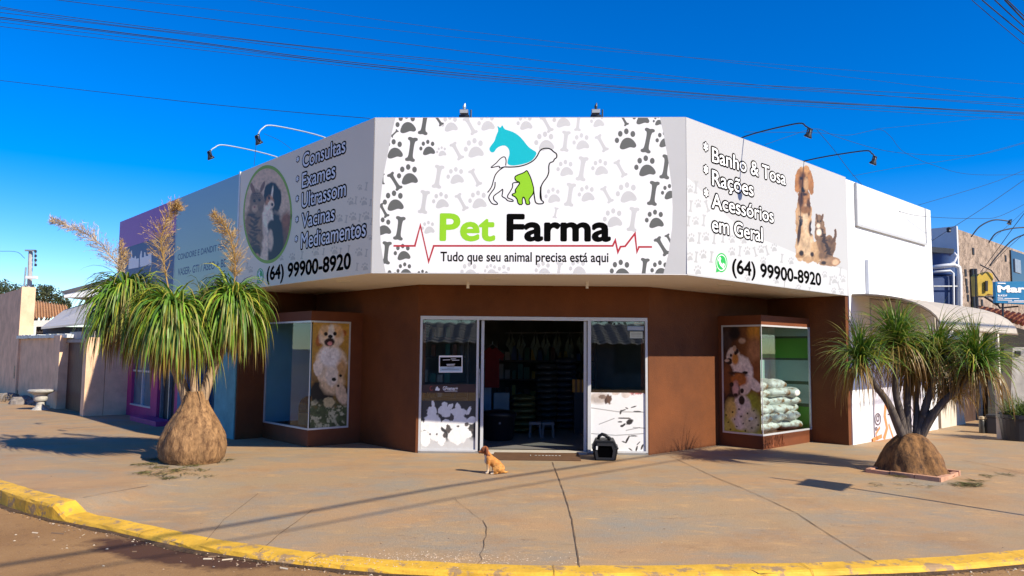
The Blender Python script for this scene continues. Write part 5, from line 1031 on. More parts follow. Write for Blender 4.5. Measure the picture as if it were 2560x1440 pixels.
for s_ in (-1, 1):
    limb([(-.03, .17, .032*s_, .036), (-.038, .10, .034*s_, .021), (-.040, .05, .034*s_, .015), (-.042, .018, .034*s_, .015), (-.062, .010, .034*s_, .013)])
    limb([(.085, .075, .05*s_, .052), (.04, .06, .062*s_, .033), (.072, .022, .062*s_, .018), (.02, .012, .062*s_, .014), (.0, .010, .062*s_, .012)])
    limb([(-.068, .318, .036*s_, .015), (-.058, .29, .050*s_, .017), (-.055, .255, .052*s_, .016), (-.058, .235, .050*s_, .010)])               # drooping ears
limb([(.14, .03, 0, .020), (.17, .018, .02, .014), (.195, .014, .04, .010), (.21, .016, .055, .006)])
V, Fc = remesh(g, .0055, 3)
def dogcol(p):
    q = (p-DOGO)/DS; x, z, y = q.x, q.z, q.y; n = math.sin(x*70+z*40)*math.sin(z*90-y*60); c = Vector((.50, .205, .045))*(1+.18*n)
    if x > .02 and z < .12: c = Vector((.55, .25, .06))*(1+.2*n)
    if x < -.035 and z > .225: c = Vector((.30, .095, .025))*(1+.25*n)
    if abs(y) > .036 and z > .22: c = Vector((.17, .05, .018))
    if x < -.062 and .09 < z < .235 and abs(y) < .045: c = Vector((.66, .55, .42))
    if z < .06 and x < .03: c = Vector((.68, .55, .40))
    if x < -.03 and z < .12 and x > -.08 and z > .055: c = Vector((.60, .40, .22))
    if x < -.09 and abs(y) < .012 and z > .28: c = Vector((.62, .52, .42))
    if x < -.125 and z < .262: c = Vector((.10, .05, .03))
    return tuple(c)
g2 = MB(); g2.add(V, Fc, 0, [dogcol(v) for v in V]); g2.build('body', M('puppy fur', (1, 1, 1), .8, .28, 60, .4, 160, vcol=True), dgn, smooth=True, recalc=False)
g = MB(); g.ball(dp(-.167, .270), .009, .010, .008); g.build('nose', M('black nose', (.01, .008, .008), .3, 0), dgn, smooth=True)
for s_ in (-1, 1): g = MB(); g.ball(dp(-.122, .303, .022*s_), .0065); g.build('eye', M('black eye', (.008, .006, .005), .1, 0, spec=.8), dgn, smooth=True)

# ------------------------------------------------------------------ ponytail palms
def leafmat():
    m = M('strap leaves', (1, 1, 1), .45, .12, 30, vcol=True); t = m.node_tree; b = t.nodes['Principled BSDF']; o = t.nodes['Material Output']
    tr = t.nodes.new('ShaderNodeBsdfTranslucent'); mx = t.nodes.new('ShaderNodeMixShader'); mx.inputs[0].default_value = .28; a = t.nodes.new('ShaderNodeAttribute'); a.attribute_name = 'Col'
    t.links.new(a.outputs['Color'], tr.inputs[0]); t.links.new(b.outputs[0], mx.inputs[1]); t.links.new(tr.outputs[0], mx.inputs[2]); t.links.new(mx.outputs[0], o.inputs[0]); return m
LEAF = leafmat()
def leaf(g, c, d, ln, wid, k, c0, c1, c2, seg=8, rnd=random):
    d = d.normalized(); p = c.copy(); ds = ln/seg; side = d.cross(Z)
    if side.length < .05: side = Vector((rnd.random()-.5, rnd.random()-.5, 0))
    side.normalize(); tw = rnd.uniform(-.7, .7); n0 = len(g.v); side = (side*math.cos(tw)+side.cross(d)*math.sin(tw)).normalized(); wob = Vector((rnd.gauss(0, .12), rnd.gauss(0, .12), 0))
    for i in range(seg+1):
        t_ = i/seg; w_ = wid*(1-.25*t_)*(1-t_**3) if i else wid*.8
        col = tuple((np.array(c0)*(1-t_/.5)+np.array(c1)*t_/.5) if t_ < .5 else (np.array(c1)*(1-(t_-.5)/.5)+np.array(c2)*(t_-.5)/.5))
        g.v += [p-side*w_/2, p+side*w_/2]; g.c += [col, col]
        p = p+d*ds; d = (d+Vector((0, 0, -k*ds*(.55+.9*t_)))+wob*ds).normalized(); s2 = side-d*side.dot(d); side = s2.normalized() if s2.length > .01 else side
    for i in range(seg): g.f.append((n0+2*i, n0+2*i+1, n0+2*i+3, n0+2*i+2)); g.m.append(0)
def rosette(c, n, ln, wid, k, el=(-.35, 1.5), dead=.15, green=1., lean=Vector()):
    g = MB(); CLP = [(random.uniform(0, 2*math.pi), random.random(), random.uniform(.75, 1.12), random.uniform(.7, 1.25)) for _ in range(34)]
    for i in range(n):
        ca, cu, cln, ck = random.choice(CLP); fr_ = random.random() < .72
        az = ca+random.gauss(0, .2) if fr_ else random.uniform(0, 2*math.pi); u = min(1, max(0, cu+random.gauss(0, .07))) if fr_ else random.random(); e = el[0]+(el[1]-el[0])*u
        d = Vector((math.cos(az)*math.cos(e), math.sin(az)*math.cos(e), math.sin(e)))+lean; lf = ln*random.uniform(.55, 1.1)*(cln if fr_ else 1)*(1-.18*max(0, math.sin(e)))
        q = random.random(); b = random.uniform(.6, 1.25)*green
        if u < dead: c0, c1, c2 = (.22, .15, .045), (.30, .19, .05), (.24, .115, .035); kk = k*2.6; lf *= .85
        elif q < .22: c0, c1, c2 = (.11*b, .17*b, .02), (.24*b, .27*b, .03), (.34*b, .25*b, .06)
        elif q < .5: c0, c1, c2 = (.03*b, .085*b, .015), (.065*b, .16*b, .024), (.11*b, .19*b, .035); 
        else: c0, c1, c2 = (.06*b, .13*b, .016), (.115*b, .235*b, .028), (.20*b, .26*b, .04)
        if random.random() < .3: c2 = (.30, .19, .06)
        if u >= dead: kk = k*random.uniform(.75, 1.3)*(ck if fr_ else 1)
        leaf(g, c+Vector((random.gauss(0, .035), random.gauss(0, .035), random.uniform(-.12, .05) if u >= dead else random.uniform(-.2, -.02))), d, lf, wid*random.uniform(.7, 1.2), kk, c0, c1, c2)
    return g
def bark(name, a, b, st):
    m = M(name, a, .9, .3, 6, .6, 18, stretch=st); t = m.node_tree; bs = t.nodes['Principled BSDF']; old = bs.inputs['Base Color'].links[0].from_socket
    tc = t.nodes.new('ShaderNodeTexCoord'); mp = t.nodes.new('ShaderNodeMapping'); mp.inputs['Scale'].default_value = st; t.links.new(tc.outputs['Object'], mp.inputs[0]); v = node(t, 'ShaderNodeTexNoise', i_Scale=8., i_Detail=12., i_Roughness=.78, i_Distortion=.25); t.links.new(mp.outputs[0], v.inputs['Vector'])
    r = t.nodes.new('ShaderNodeMapRange'); r.inputs['From Min'].default_value = .42; r.inputs['From Max'].default_value = .62; t.links.new(v.outputs[0], r.inputs[0]); x = t.nodes.new('ShaderNodeMix'); x.data_type = 'RGBA'; t.links.new(r.outputs[0], x.inputs[0]); t.links.new(old, x.inputs[6]); x.inputs[7].default_value = (*b, 1); t.links.new(x.outputs[2], bs.inputs['Base Color']); return m
BARKL = bark('corky tan bark', (.33, .185, .08), (.085, .04, .018), (2., 2., .75)); BARKR = bark('fissured dark bark', (.235, .115, .04), (.04, .02, .011), (1.5, 1.5, .7)); BARKT = M('smooth grey brown trunk', (.36, .25, .15), .85, .25, 5, .3, 25); BARKD = M('dark grey trunk', (.095, .075, .062), .85, .25, 6, .3, 25)
def bulb(g, c, prof, n=56, amp=.05, seed=0):
    vs = []; fs = []; rnd = random.Random(seed); ph = [rnd.uniform(0, 6.28) for _ in range(8)]; Q = []
    for (r0, z0), (r1, z1) in zip(prof[:-1], prof[1:]):
        for i in range(5): t_ = i/5; Q.append((r0+(r1-r0)*t_, z0+(z1-z0)*t_))
    Q.append(prof[-1])
    for r_, z_ in Q:
        for j in range(n):
            a = 2*math.pi*j/n; q = 1+amp*(math.sin(2*a+ph[0]+z_)+.8*math.sin(5*a+ph[1]+2*z_)+.5*math.sin(9*a+ph[2]-3*z_)+.45*math.sin(14*a+ph[3]+4*math.sin(6*z_))+.3*math.sin(23*a+ph[4]+9*z_)*math.sin(17*z_+ph[5]))
            vs.append(Vector(c)+Vector((math.cos(a)*r_*q, math.sin(a)*r_*q, z_)))
    for i in range(len(Q)-1):
        for j in range(n): fs.append((i*n+j, i*n+(j+1) % n, (i+1)*n+(j+1) % n, (i+1)*n+j))
    fs += [tuple(range(n))[::-1], tuple(range((len(Q)-1)*n, len(Q)*n))]; g.add(vs, fs); return g
def curve(P, n=14):
    P = [Vector(p) for p in P]; Q = [P[0]*2-P[1]]+P+[P[-1]*2-P[-2]]; out = []
    for i in range(1, len(Q)-2):
        a, b, c, d = Q[i-1:i+3]; m = max(2, n//(len(P)-1))
        for k in range(m): t_ = k/m; out.append(.5*((2*b)+(c-a)*t_+(2*a-5*b+4*c-d)*t_*t_+(3*b-a-3*c+d)*t_**3))
    return out+[P[-1]]
# left palm
YL = 10.62; bl_ = at(481, 1160, YL); bl_.z = 0.
lp = thing('ponytail_palm', 'ponytail palm with tan bulb base, three full crowns and golden flower plumes', 'palm', bl_)
g = MB(); bulb(g, bl_+Z*-.02, [(.36, 0), (.415, .09), (.435, .22), (.42, .36), (.355, .52), (.27, .67), (.19, .81), (.15, .93), (.12, 1.0)], amp=.042, seed=3); g.build('bulb', BARKL, lp, smooth=True)
TR = (([(474, 1030), (456, 965), (418, 890), (318, 752)], .072, 0.), ([(486, 1030), (484, 950), (470, 870), (430, 785)], .052, -.3), ([(496, 1030), (520, 955), (553, 870), (583, 765)], .076, .15))
tips = []
for P, r_, dy in TR:
    q = [at(x, y, YL+dy*i/3) for i, (x, y) in enumerate(P)]; c = curve(q, 15); tips.append(c[-1]); g = MB(); g.tube(c, [r_*1.15-(r_*.55)*i/(len(c)-1) for i in range(len(c))], 12); g.build('trunk', BARKT, lp, smooth=True)
for (tx, n_, ln, ex) in ((0, 1200, 1.12, 0), (1, 1300, 1.12, 0), (2, 1200, 1.08, 0)):
    rosette(tips[tx], n_, ln, .034, 5.6, el=(-.5, 1.4), dead=.12, green=1.35).build('crown', LEAF, lp, recalc=False)
c_ = at(505, 800, YL+.35); rosette(c_, 500, 1.1, .026, 5.4, dead=.18, green=1.3).build('crown', LEAF, lp, recalc=False)
c_ = at(370, 790, YL+.3); rosette(c_, 500, 1.1, .026, 5.4, dead=.25, green=1.3).build('crown', LEAF, lp, recalc=False)
def plume(P, wmax, n, cols, parent, bare=.22, shape=1.0):
    c = curve(P, 40); g = MB(); N = len(c)-1
    def ccol(q): return tuple(np.array(cols[0])*(1-q)+np.array(cols[1])*q)
    k0 = len(g.v); 
    for i in range(N):
        t = (c[i+1]-c[i]).normalized(); s = t.cross(Vector((0, 1, 0))).normalized(); w_ = .018*(1-i/N)+.004
        for s2 in (s, t.cross(s)):
            k = len(g.v); g.v += [c[i]-s2*w_/2, c[i]+s2*w_/2, c[i+1]+s2*w_/2, c[i+1]-s2*w_/2]; g.c += [ccol(.8)]*4; g.f.append((k, k+1, k+2, k+3)); g.m.append(0)
    def tw(p, d, ln, w_, q):
        k = len(g.v); s = d.cross(Vector((random.gauss(0, 1), random.gauss(0, 1), random.gauss(0, 1)))).normalized()*w_/2; m_ = p+d*ln*.55+Vector((random.gauss(0, .008), 0, random.gauss(0, .008))); e_ = p+d*ln
        g.v += [p-s, p+s, m_+s, m_-s, e_]; g.c += [ccol(q)]*5; g.f += [(k, k+1, k+2, k+3), (k+3, k+2, k+4)]; g.m += [0, 0]
    for j in range(n):
        u = bare+(1-bare)*random.random()**.85; i = min(N-1, int(u*N)); p = c[i]+(c[i+1]-c[i])*(u*N-i); t = (c[i+1]-c[i]).normalized(); v_ = (u-bare)/(1-bare)
        wd = wmax*(min(1, v_*4+.35))*(1-.75*v_**1.6)*random.uniform(.5, 1.1); a = Vector((random.gauss(0, 1), random.gauss(0, 1), random.gauss(0, 1))); a = (a-t*a.dot(t)).normalized(); d = (a+t*random.uniform(.7, 1.6)).normalized()
        q = random.random(); tw(p, d, wd*1.25, .0055, q)
        for _ in range(5):
            f_ = random.uniform(.3, 1); p2 = p+d*wd*1.25*f_; d2 = (d+Vector((random.gauss(0, .7), random.gauss(0, .7), random.gauss(0, .7)))).normalized(); tw(p2, d2, random.uniform(.03, .07), .0045, min(1, max(0, q+random.uniform(-.3, .3))))
    return g.build('flower_plume', LEAF, parent, recalc=False)
GOLD = ((.34, .19, .05), (.72, .50, .20)); GREY = ((.30, .20, .12), (.74, .60, .42))
plume([at(322, 700, YL), at(290, 655, YL-.05), at(225, 590, YL-.15), at(132, 552, YL-.3)], .24, 300, GREY, lp, .12)
plume([at(424, 735, YL-.3), at(410, 660, YL-.35), at(404, 590, YL-.35), at(428, 528, YL-.3), at(441, 516, YL-.3)], .30, 300, GOLD, lp, .12)
plume([at(585, 715, YL+.15), at(588, 660, YL+.1), at(574, 590, YL+.1), at(534, 536, YL+.1)], .27, 300, GOLD, lp, .12)
plume([at(300, 690, YL+.2), at(305, 650, YL+.2), at(300, 605, YL+.2)], .17, 100, GOLD, lp, .1)
# right palm
YR = 10.3; br_ = at(2280, 1188, YR); br_.z = .0
rp = thing('ponytail_palm', 'ponytail palm with dark domed base, slender spreading trunks and brown leaf skirts', 'palm', br_)
g = MB(); bulb(g, br_, [(.48, 0), (.42, .04), (.385, .12), (.345, .24), (.275, .36), (.20, .45), (.14, .50), (.07, .52)], amp=.06, seed=8); g.build('bulb', BARKR, rp, smooth=True)
zc = lambda x, y: (2040+x/3, 760+y/3)
TR2 = (([(660, 1020), (612, 905), (540, 740), (430, 590), (330, 400)], .055, -.1), ([(665, 1000), (628, 800), (597, 650), (600, 420), (605, 250)], .048, .0), ([(690, 1000), (685, 800), (690, 600), (715, 380)], .046, .3), ([(750, 1000), (755, 800), (752, 690), (800, 420)], .04, .35),
       ([(755, 1010), (790, 900), (830, 740), (875, 590), (900, 330)], .056, .1), ([(770, 1020), (860, 860), (960, 730), (1100, 600), (1205, 420)], .052, -.2), ([(800, 850), (900, 790), (985, 690), (1010, 560)], .035, .1))
tp = []
for P, r_, dy in TR2:
    n_ = len(P); q = [at(*zc(x, y), YR+dy*i/(n_-1)) for i, (x, y) in enumerate(P)]; c = curve(q, 20); tp.append(c[-1]); g = MB(); g.tube(c, [r_*1.2-(r_*.6)*i/(len(c)-1) for i in range(len(c))], 10); g.build('trunk', BARKD, rp, smooth=True)
for i, (n_, ln, k_, dd, el1) in enumerate(((460, .88, 2.7, .30, 1.35), (640, .92, 2.7, .28, 1.4), (520, .95, 3.1, .42, 1.2), (460, .92, 3.1, .45, 1.2), (560, .95, 2.8, .36, 1.4), (560, .95, 2.7, .30, 1.45), (220, .62, 3.2, .55, 1.0))):
    rosette(tp[i], n_, ln, .0165, k_, el=(-.45, el1), dead=dd, green=1.2).build('crown', LEAF, rp, recalc=False)
for px, py, ex, ey in ((2262, 805, 2276, 745), (2425, 850, 2445, 752), (2480, 855, 2508, 785), (2150, 830, 2145, 775)):  # tall young leaves
    g = MB(); a, b = at(px, py+40, YR), at(ex, ey, YR)
    for _ in range(9): leaf(g, a+Vector((random.gauss(0, .03), random.gauss(0, .03), 0)), (b-a)+Vector((random.gauss(0, .08), random.gauss(0, .08), 0)), (b-a).length*random.uniform(.7, 1.05), .012, .25, (.04, .10, .015), (.08, .17, .03), (.14, .2, .05))
    g.build('young_leaves', LEAF, rp, recalc=False)
# brick edging round the right palm
ed = [gpt(2164, 1181), gpt(2352, 1206), gpt(2402, 1188), gpt(2226, 1166)]; BRK = M('worn pinkish edging brick', (.50, .27, .17), .85, .25, 8, .3, 30)
eg = thing('planter_edging', 'square of worn pinkish bricks framing the right palm base', 'edging', sum(ed, Vector())/4)
for i in range(4):
    a, b = ed[i], ed[(i+1) % 4]; t = (b-a).normalized(); nn = Vector((-t.y, t.x, 0)); m_ = max(1, int((b-a).length/.24)); g = MB()
    for k in range(m_): p = a+(b-a)*(k/m_); g.box(p-Z*.02+nn*random.uniform(-.006, .006), (b-a)/m_*.97, nn*.07, Z*(.075+random.uniform(-.01, .01)))
    g.build('brick_row', BRK, eg, bevel=.004)
g = MB(); g.poly([p+Z*.022 for p in [ed[0]*.97+br_*.03, ed[1]*.97+br_*.03, ed[2]*.97+br_*.03, ed[3]*.97+br_*.03]]); g.build('soil', M('dry soil', (.13, .075, .04), .95, .4, 12, .6, 40), eg)

# ------------------------------------------------------------------ floodlights
def floodlight(P, lab, armcol, headcol, rad=.02, hang=.0, group='gooseneck floodlights above the fascia', hs_=.55):
    P = [Vector(p) for p in P]; t_ = thing('floodlight', lab, 'floodlight', P[0], group)
    c = curve(P, 24); g = MB(); g.tube(c, rad, 8); g.build('arm', armcol, t_, smooth=True)
    h = P[-1]; d = (Vector((P[0].x, P[0].y, 0))-Vector((h.x, h.y, 0))).normalized(); ax_ = (d*.55-Z).normalized(); g = MB()
    g.tube([h+Z*.03, h-ax_*-.03*hs_, h+ax_*.06*hs_, h+ax_*.13*hs_, h+ax_*.16*hs_], [.03*hs_, .045*hs_, .06*hs_, .10*hs_, .105*hs_], 14); g.build('lamp_head', headcol, t_, smooth=True)
    g = MB(); g.tube([h+ax_*.161*hs_, h+ax_*.168*hs_], [.09*hs_, .085*hs_], 14); g.build('lens', M('lamp lens', (.35, .38, .40), .15, .05), t_)
    g = MB(); s = ax_.cross(Z).normalized(); g.tube([h+s*.11*hs_+ax_*.06, h+s*.11*hs_-Z*-.04, h-s*.11*hs_-Z*-.04, h-s*.11*hs_+ax_*.06], .009, 6); g.build('yoke', DARKM, t_)
    return t_
WARM = M('pale enamel', (.30, .36, .42), .4, .1, 6, metal=.2)
for att, pts, lab in (((810, 337), [(690, 315), (655, 322), (642, 345)], 'pale arched floodlight over the left fascia nearer the front corner'), ((690, 390), [(570, 364), (535, 370), (522, 384)], 'pale arched floodlight over the left fascia farther along, by the oval picture')):
    P0 = on_plane(*att, A, R); P0.z = ZT-.02; Q = [P0-Z*.25+R*.3, P0+Z*.02+R*.1]+[on_plane(*q, P0, L) for q in pts]; floodlight(Q, lab, WARM, DARKM, .0105)
for att, pts, lab in (((1860, 345), [(1985, 310), (2015, 316), (2026, 328)], 'dark arched floodlight above the Banho & Tosa lettering'), ((2010, 405), [(2150, 378), (2180, 384), (2188, 397)], 'dark arched floodlight above the golden dog picture')):
    P0 = on_plane(*att, W(-2.97, 0), L); Q = [P0-Z*.25+L*.3, P0+L*.1]+[on_plane(*q, P0, R) for q in pts]; floodlight(Q, lab, DARKM, DARKM, .0105)
for px, lab, tilt in ((1160, 'small boxy spotlight on the front roof edge above the horse emblem', 1), (1490, 'small dark spotlight on the front roof edge above the pale paw prints', 0)):
    P0 = on_plane(px, 294, A, NF); P0.z = ZT; t_ = thing('spotlight', lab, 'spotlight', P0, 'spotlights on the front roof edge')
    g = MB(); g.cbox(P0-NF*.05, .14, .08, .04); g.tube([P0-NF*.05+nF*.09, P0-NF*.05+nF*.09+Z*.12], .012, 6); g.build('bracket', DARKM, t_)
    g = MB(); h = P0-NF*.02+Z*.055; g.box(h-nF*.06+NF*.04, nF*.115, -NF*.09, Z*.055); g.build('housing', M('grey lamp housing', (.16, .17, .19), .4, .15, 6, metal=.4), t_, bevel=.01)
    g = MB(); g.tube([h+Z*.05, h+Z*.10, h+Z*.15+nF*.01], [.014, .022, .005], 8); g.build('cap', WARM if tilt else DARKM, t_)
    g = MB(); g.box(h-nF*.055+NF*.042, nF*.105, NF*.004, Z*.045); g.build('lens', M('lamp lens', 0), t_)
for P, lab in (([(2428, 592), (2450, 566), (2485, 550), (2526, 553)], 'dark curved roof lamp nearest the stone building corner'), ([(2472, 606), (2492, 582), (2530, 571), (2572, 568)], 'dark curved roof lamp on the middle of the stone wall'), ([(2474, 664), (2500, 632), (2535, 598), (2580, 580)], 'dark curved lamp pipe rising beside the dark window of the stone building')):
    floodlight([at(x, y, 20.0) for x, y in P], lab, DARKM, DARKM, .018, group='curved lamps on the stone building')

# ------------------------------------------------------------------ the house across the street, mirrored in the glass
oh = thing('house', 'low house with pale grey tiled roof across the street, mirrored in the shop glass', 'house', (3, -13, -.16))
g = MB(); g.box((-6, -17, -.16), (22, 0, 0), (0, 4, 0), (0, 0, 2.15)); g.build('wall', M('shaded grey render', (.16, .15, .14), .8, .2, 2), oh)
g = MB(); tiled(g, (-7, -12.3, 1.9), (17, -12.3, 1.9), (17, -16, 3.0), (-7, -16, 3.0), 40, 8); g.build('roof', M('pale grey roof tiles', (.27, .26, .25), .7, .2, 4), oh, recalc=False)
for x in (-4, 0, 5, 9, 13): g = MB(); g.box((x, -13.02, .5), (1.4, 0, 0), (0, .03, 0), (0, 0, 1.4)); g.build('window', BLACKI, oh)
ow_ = thing('boundary_wall', 'long dark garden wall across the street, mirrored in the shop glass', 'wall', (-20, -12, -.16))
g = MB(); g.box((-45, -12.2, -.16), (37, 0, 0), (0, .2, 0), (0, 0, 1.9)); g.box((18, -12.2, -.16), (30, 0, 0), (0, .2, 0), (0, 0, 1.9)); g.build('wall', M('shaded grey render', 0), ow_)
def back_tree(x, y, h, r_, lab):
    t0 = Vector((x, y, -.16)); tr = thing('tree', lab, 'tree', t0); cs = [(t0+Vector((random.gauss(0, r_*.5), random.gauss(0, r_*.4), h-r_*.6+random.gauss(0, r_*.35))), r_*.6) for _ in range(9)]
    leafcloud(cs, 2200, .16, tr, 'crown', ((.02, .045, .012), (.04, .07, .02), (.03, .05, .02)), LEAF); g = MB(); g.tube([t0, t0+Z*(h-r_)], [.25, .12], 8); g.build('trunk', BARKD, tr)
TREES_BEHIND = [(-9, -19, 6.5, 2.4, 'bushy tree left of the mirrored house across the street'), (-2, -21, 7.5, 2.8, 'tall tree behind the mirrored house, left one'), (6, -22, 7, 2.8, 'broad tree behind the middle of the mirrored house'), (14, -21, 7.5, 2.6, 'tall tree behind the right end of the mirrored house')]

# ------------------------------------------------------------------ overhead cables
CBL = M('black cable', (.012, .014, .02), .7, .1, 2)
def cable(P, r_, lab, Y0, Y1, grp='overhead cables crossing the sky'):
    n = len(P); x0, x1 = P[0][0], P[-1][0]; Q = [at(x, y, Y0+(Y1-Y0)*((x-x0)/(x1-x0) if x1 != x0 else i/(n-1))) for i, (x, y) in enumerate(P)]
    c = curve(Q, max(24, 8*(n-1))); g = MB(); g.tube(c, r_, 6, cap=True); return tag(g.build('power_cable', CBL, base=c[0], smooth=True), lab, 'cable', grp)
cable([(-60, 6), (0, 17), (125, 36), (530, 88), (830, 122), (1280, 165), (1800, 207), (2560, 247), (2620, 250)], 0.0056, 'thin black cable just above the thick sky bundle, from the upper left edge', 13, 20)
cable([(-60, 12), (0, 21), (250, 58), (640, 103), (1280, 172), (1840, 215), (2560, 262), (2620, 266)], 0.0050, 'black cable twinned with the one at the upper left edge', 13.2, 20.3)
cable([(-60, 23), (0, 31), (480, 88), (900, 142), (1280, 188), (1840, 240), (2560, 283), (2620, 287)], 0.0050, 'black cable along the top of the thick sky bundle', 13.4, 20.6)
cable([(-60, 35), (0, 43), (480, 104), (830, 150), (1280, 195), (1850, 243), (2050, 256), (2560, 285), (2620, 288)], 0.0087, 'thickest black cable in the middle of the sky bundle', 13.6, 21)
cable([(-60, 39), (0, 47), (480, 107), (830, 154), (1280, 200), (1850, 247), (2560, 281), (2620, 284)], 0.0062, 'black cable hugging the underside of the thickest cable', 13.8, 20.8)
cable([(-60, 47), (0, 55), (640, 133), (1280, 203), (1850, 250), (2560, 290), (2620, 293)], 0.0043, 'thin black cable second from the bottom of the bundle', 14, 21.2)
cable([(-60, 58), (0, 66), (600, 136), (1280, 208), (1900, 258), (2560, 300), (2620, 304)], 0.0050, 'lowest black cable of the long sky bundle', 14.2, 21.4)
cable([(100, -7), (145, 0), (640, 62), (1280, 143), (1800, 203), (2080, 228), (2560, 268), (2620, 272)], 0.0056, 'black cable leaving the top edge at the far left and joining the bundle', 12.6, 20)
cable([(270, -6), (320, 0), (800, 54), (1280, 108), (1740, 145), (2560, 210), (2620, 214)], 0.0031, 'faint thin cable second from the top of the sky', 12, 19)
cable([(570, -7), (625, 0), (950, 50), (1280, 92), (1840, 158), (2560, 248), (2620, 255)], 0.0031, 'faint thin cable highest across the middle of the sky', 11.6, 19)
cable([(-60, 194), (0, 201), (250, 230), (500, 258), (730, 280), (925, 296)], 0.0050, 'single low cable running from the left edge to the front left fascia corner', 16, 12)
for i, (a, b, r_, lab) in enumerate((((2395, -30), (2600, 143), .006, 'faint outer cable of the upper right corner fan'), ((2420, -30), (2600, 118), .010, 'left dark cable of the upper right corner fan'), ((2455, -30), (2600, 102), .010, 'second dark cable of the upper right corner fan'), ((2480, -35), (2600, 90), .014, 'thick cable of the upper right corner fan'), ((2490, -28), (2600, 76), .010, 'cable just right of the thick one in the upper right corner fan'))):
    cable([a, ((a[0]+b[0])/2, (a[1]+b[1])/2+2), b], r_, lab, 11, 14, 'cables fanning out at the upper right corner')
G2 = 'slack cables beside the right fascia'
cable([(1912, 362), (1975, 340), (2040, 322), (2100, 345), (2220, 378), (2350, 388), (2450, 386), (2560, 358), (2600, 345)], 0.0037, 'slack cable looping past the first right floodlight head', 14, 17, G2)
cable([(1860, 330), (2040, 332), (2120, 338), (2195, 324), (2225, 340), (2260, 380), (2340, 415), (2430, 436), (2600, 436)], 0.0037, 'slack cable with a hump above the second right floodlight', 15, 18, G2)
cable([(2042, 324), (2085, 375), (2135, 440), (2195, 500), (2260, 532), (2335, 543), (2440, 546), (2500, 540), (2600, 490)], 0.0043, 'slack cable drooping across the white building top', 13.5, 17, G2)
cable([(2130, 440), (2250, 418), (2420, 392), (2600, 345)], 0.0037, 'straight thin cable rising right from the white building corner', 17, 19, G2)
cable([(2190, 322), (2300, 312), (2420, 300), (2600, 282)], 0.0031, 'faint nearly level cable just under the bundle at right', 18, 20, G2)
cable([(2295, 513), (2400, 482), (2500, 450), (2610, 405)], 0.0050, 'dark cable from the white building top to the right edge', 18, 20, G2)
cable([(2330, 602), (2372, 575), (2470, 512), (2610, 415)], 0.0062, 'dark cable passing the insulator on the blue side wall', 19, 19.5, G2)
cable([(2452, 680), (2500, 615), (2540, 560), (2610, 470)], 0.0074, 'thick dark cable rising steeply from the yellow sign box', 17.4, 17, G2)
cable([(2458, 684), (2515, 625), (2560, 585), (2610, 545)], 0.0056, 'second dark cable rising from the yellow sign box', 17.4, 17, G2)
cable([(2478, 600), (2530, 555), (2610, 480)], 0.0037, 'thin cable leaving the stone building roof lamp', 19, 19, G2)
cable([(635, 415), (638, 385), (641, 352)], 0.0031, 'thin vertical wire hanging from the left floodlight head', 11.6, 11.6, 'wires at the left floodlights')
cable([(735, 378), (700, 352), (660, 334)], 0.0025, 'thin wire slanting from the left floodlight to the fascia top', 11.8, 11.4, 'wires at the left floodlights')
cable([(-40, 628), (0, 628), (42, 630), (62, 646)], 0.0074, 'short dark cable reaching the left utility pole', 24.5, 24.5, 'wires at the left pole')
p = at(2372, 575, 18.9); g = MB(); g.lathe(p-Z*.06, [(.03, 0), (.06, .02), (.05, .06), (.06, .10), (.02, .13)], 10); tag(g.build('insulator', DARKM, base=p), 'dark cable insulator at the pale blue side wall corner', 'insulator')
# two cables that run along the right street, past the camera: their shadows fall across the pavement
for dx, lab in ((0, 'street cable strung past the camera on the right, inner one'), (.55, 'street cable strung past the camera on the right, outer one')):
    s0 = gpt(700, 1292)+SUN*(6.6/SUN.z)+Vector((dx*.7, -dx*.7, 0)); dr = Vector((R.x, R.y, .0)); g = MB(); g.tube([s0+dr*t_+Z*(.0006*t_*t_) for t_ in range(-30, 34, 2)], .026 if dx == 0 else .014, 8)
    tag(g.build('power_cable', CBL, base=s0, smooth=True), lab, 'cable', 'cables along the right street')
# the street sign whose shadow falls on the pavement at right
b0 = gpt(2040, 1208)+Vector((math.cos(PHI), -math.sin(PHI), 0))*(2.45/math.tan(ELEV)); b0.z = zs(b0.x, b0.y)
st = thing('street_sign', 'square street sign plate on a thin steel post at the right kerb', 'street sign', b0)
g = MB(); g.tube([b0, b0+Z*2.95], .022, 10); g.build('post', GREYM, st)
g = MB(); q = Vector((.60, .80, 0)).normalized(); g.box(b0+Z*2.28-q*.26, q*.52, q.cross(Z)*.012, Z*.40); g.build('plate', M('street sign blue', (.02, .07, .25), .4, .05), st)

# ------------------------------------------------------------------ hanging sign at the right edge
hg = thing('shop_sign', 'blue hanging street sign reading Mar in white at the right edge', 'sign', at(2525, 765, 16.2))
g = MB(); slab(g, [(2489, 704), (2620, 703), (2620, 764), (2490, 757)], 16.2, .10); g.build('panel', M('cyan blue sign', (.012, .17, .36), .4, .08, 3), hg)
HP = Plane(at(2489, 704, 16.19), Vector((1, 0, 0)), Vector((0, -1, 0)))
g = MB(); HP.text(g, 'Mar', 2494, 731, 713, 2563, .004, .05); HP.text(g, 'B.KDF', 2495, 741, 736.5, 2518, .004, .03); HP.line(g, [(2494, 708), (2514, 708.5)], .022, .004)
for y_, a_, b_ in ((745, 2494, 2508), (746, 2511, 2548), (750, 2494, 2530), (752, 2535, 2600), (755, 2520, 2600)): HP.line(g, [(a_, y_), (b_, y_+.6)], .014, .004)
g.build('lettering', WPRINT, hg, recalc=False)
g = MB(); g.tube([at(2507, 757, 16.25), at(2507, 800, 16.25)], .02, 6); g.tube([at(2480, 742, 16.3), at(2500, 770, 16.3), at(2545, 766, 16.3)], .02, 6); g.build('bracket', DARKM, hg)

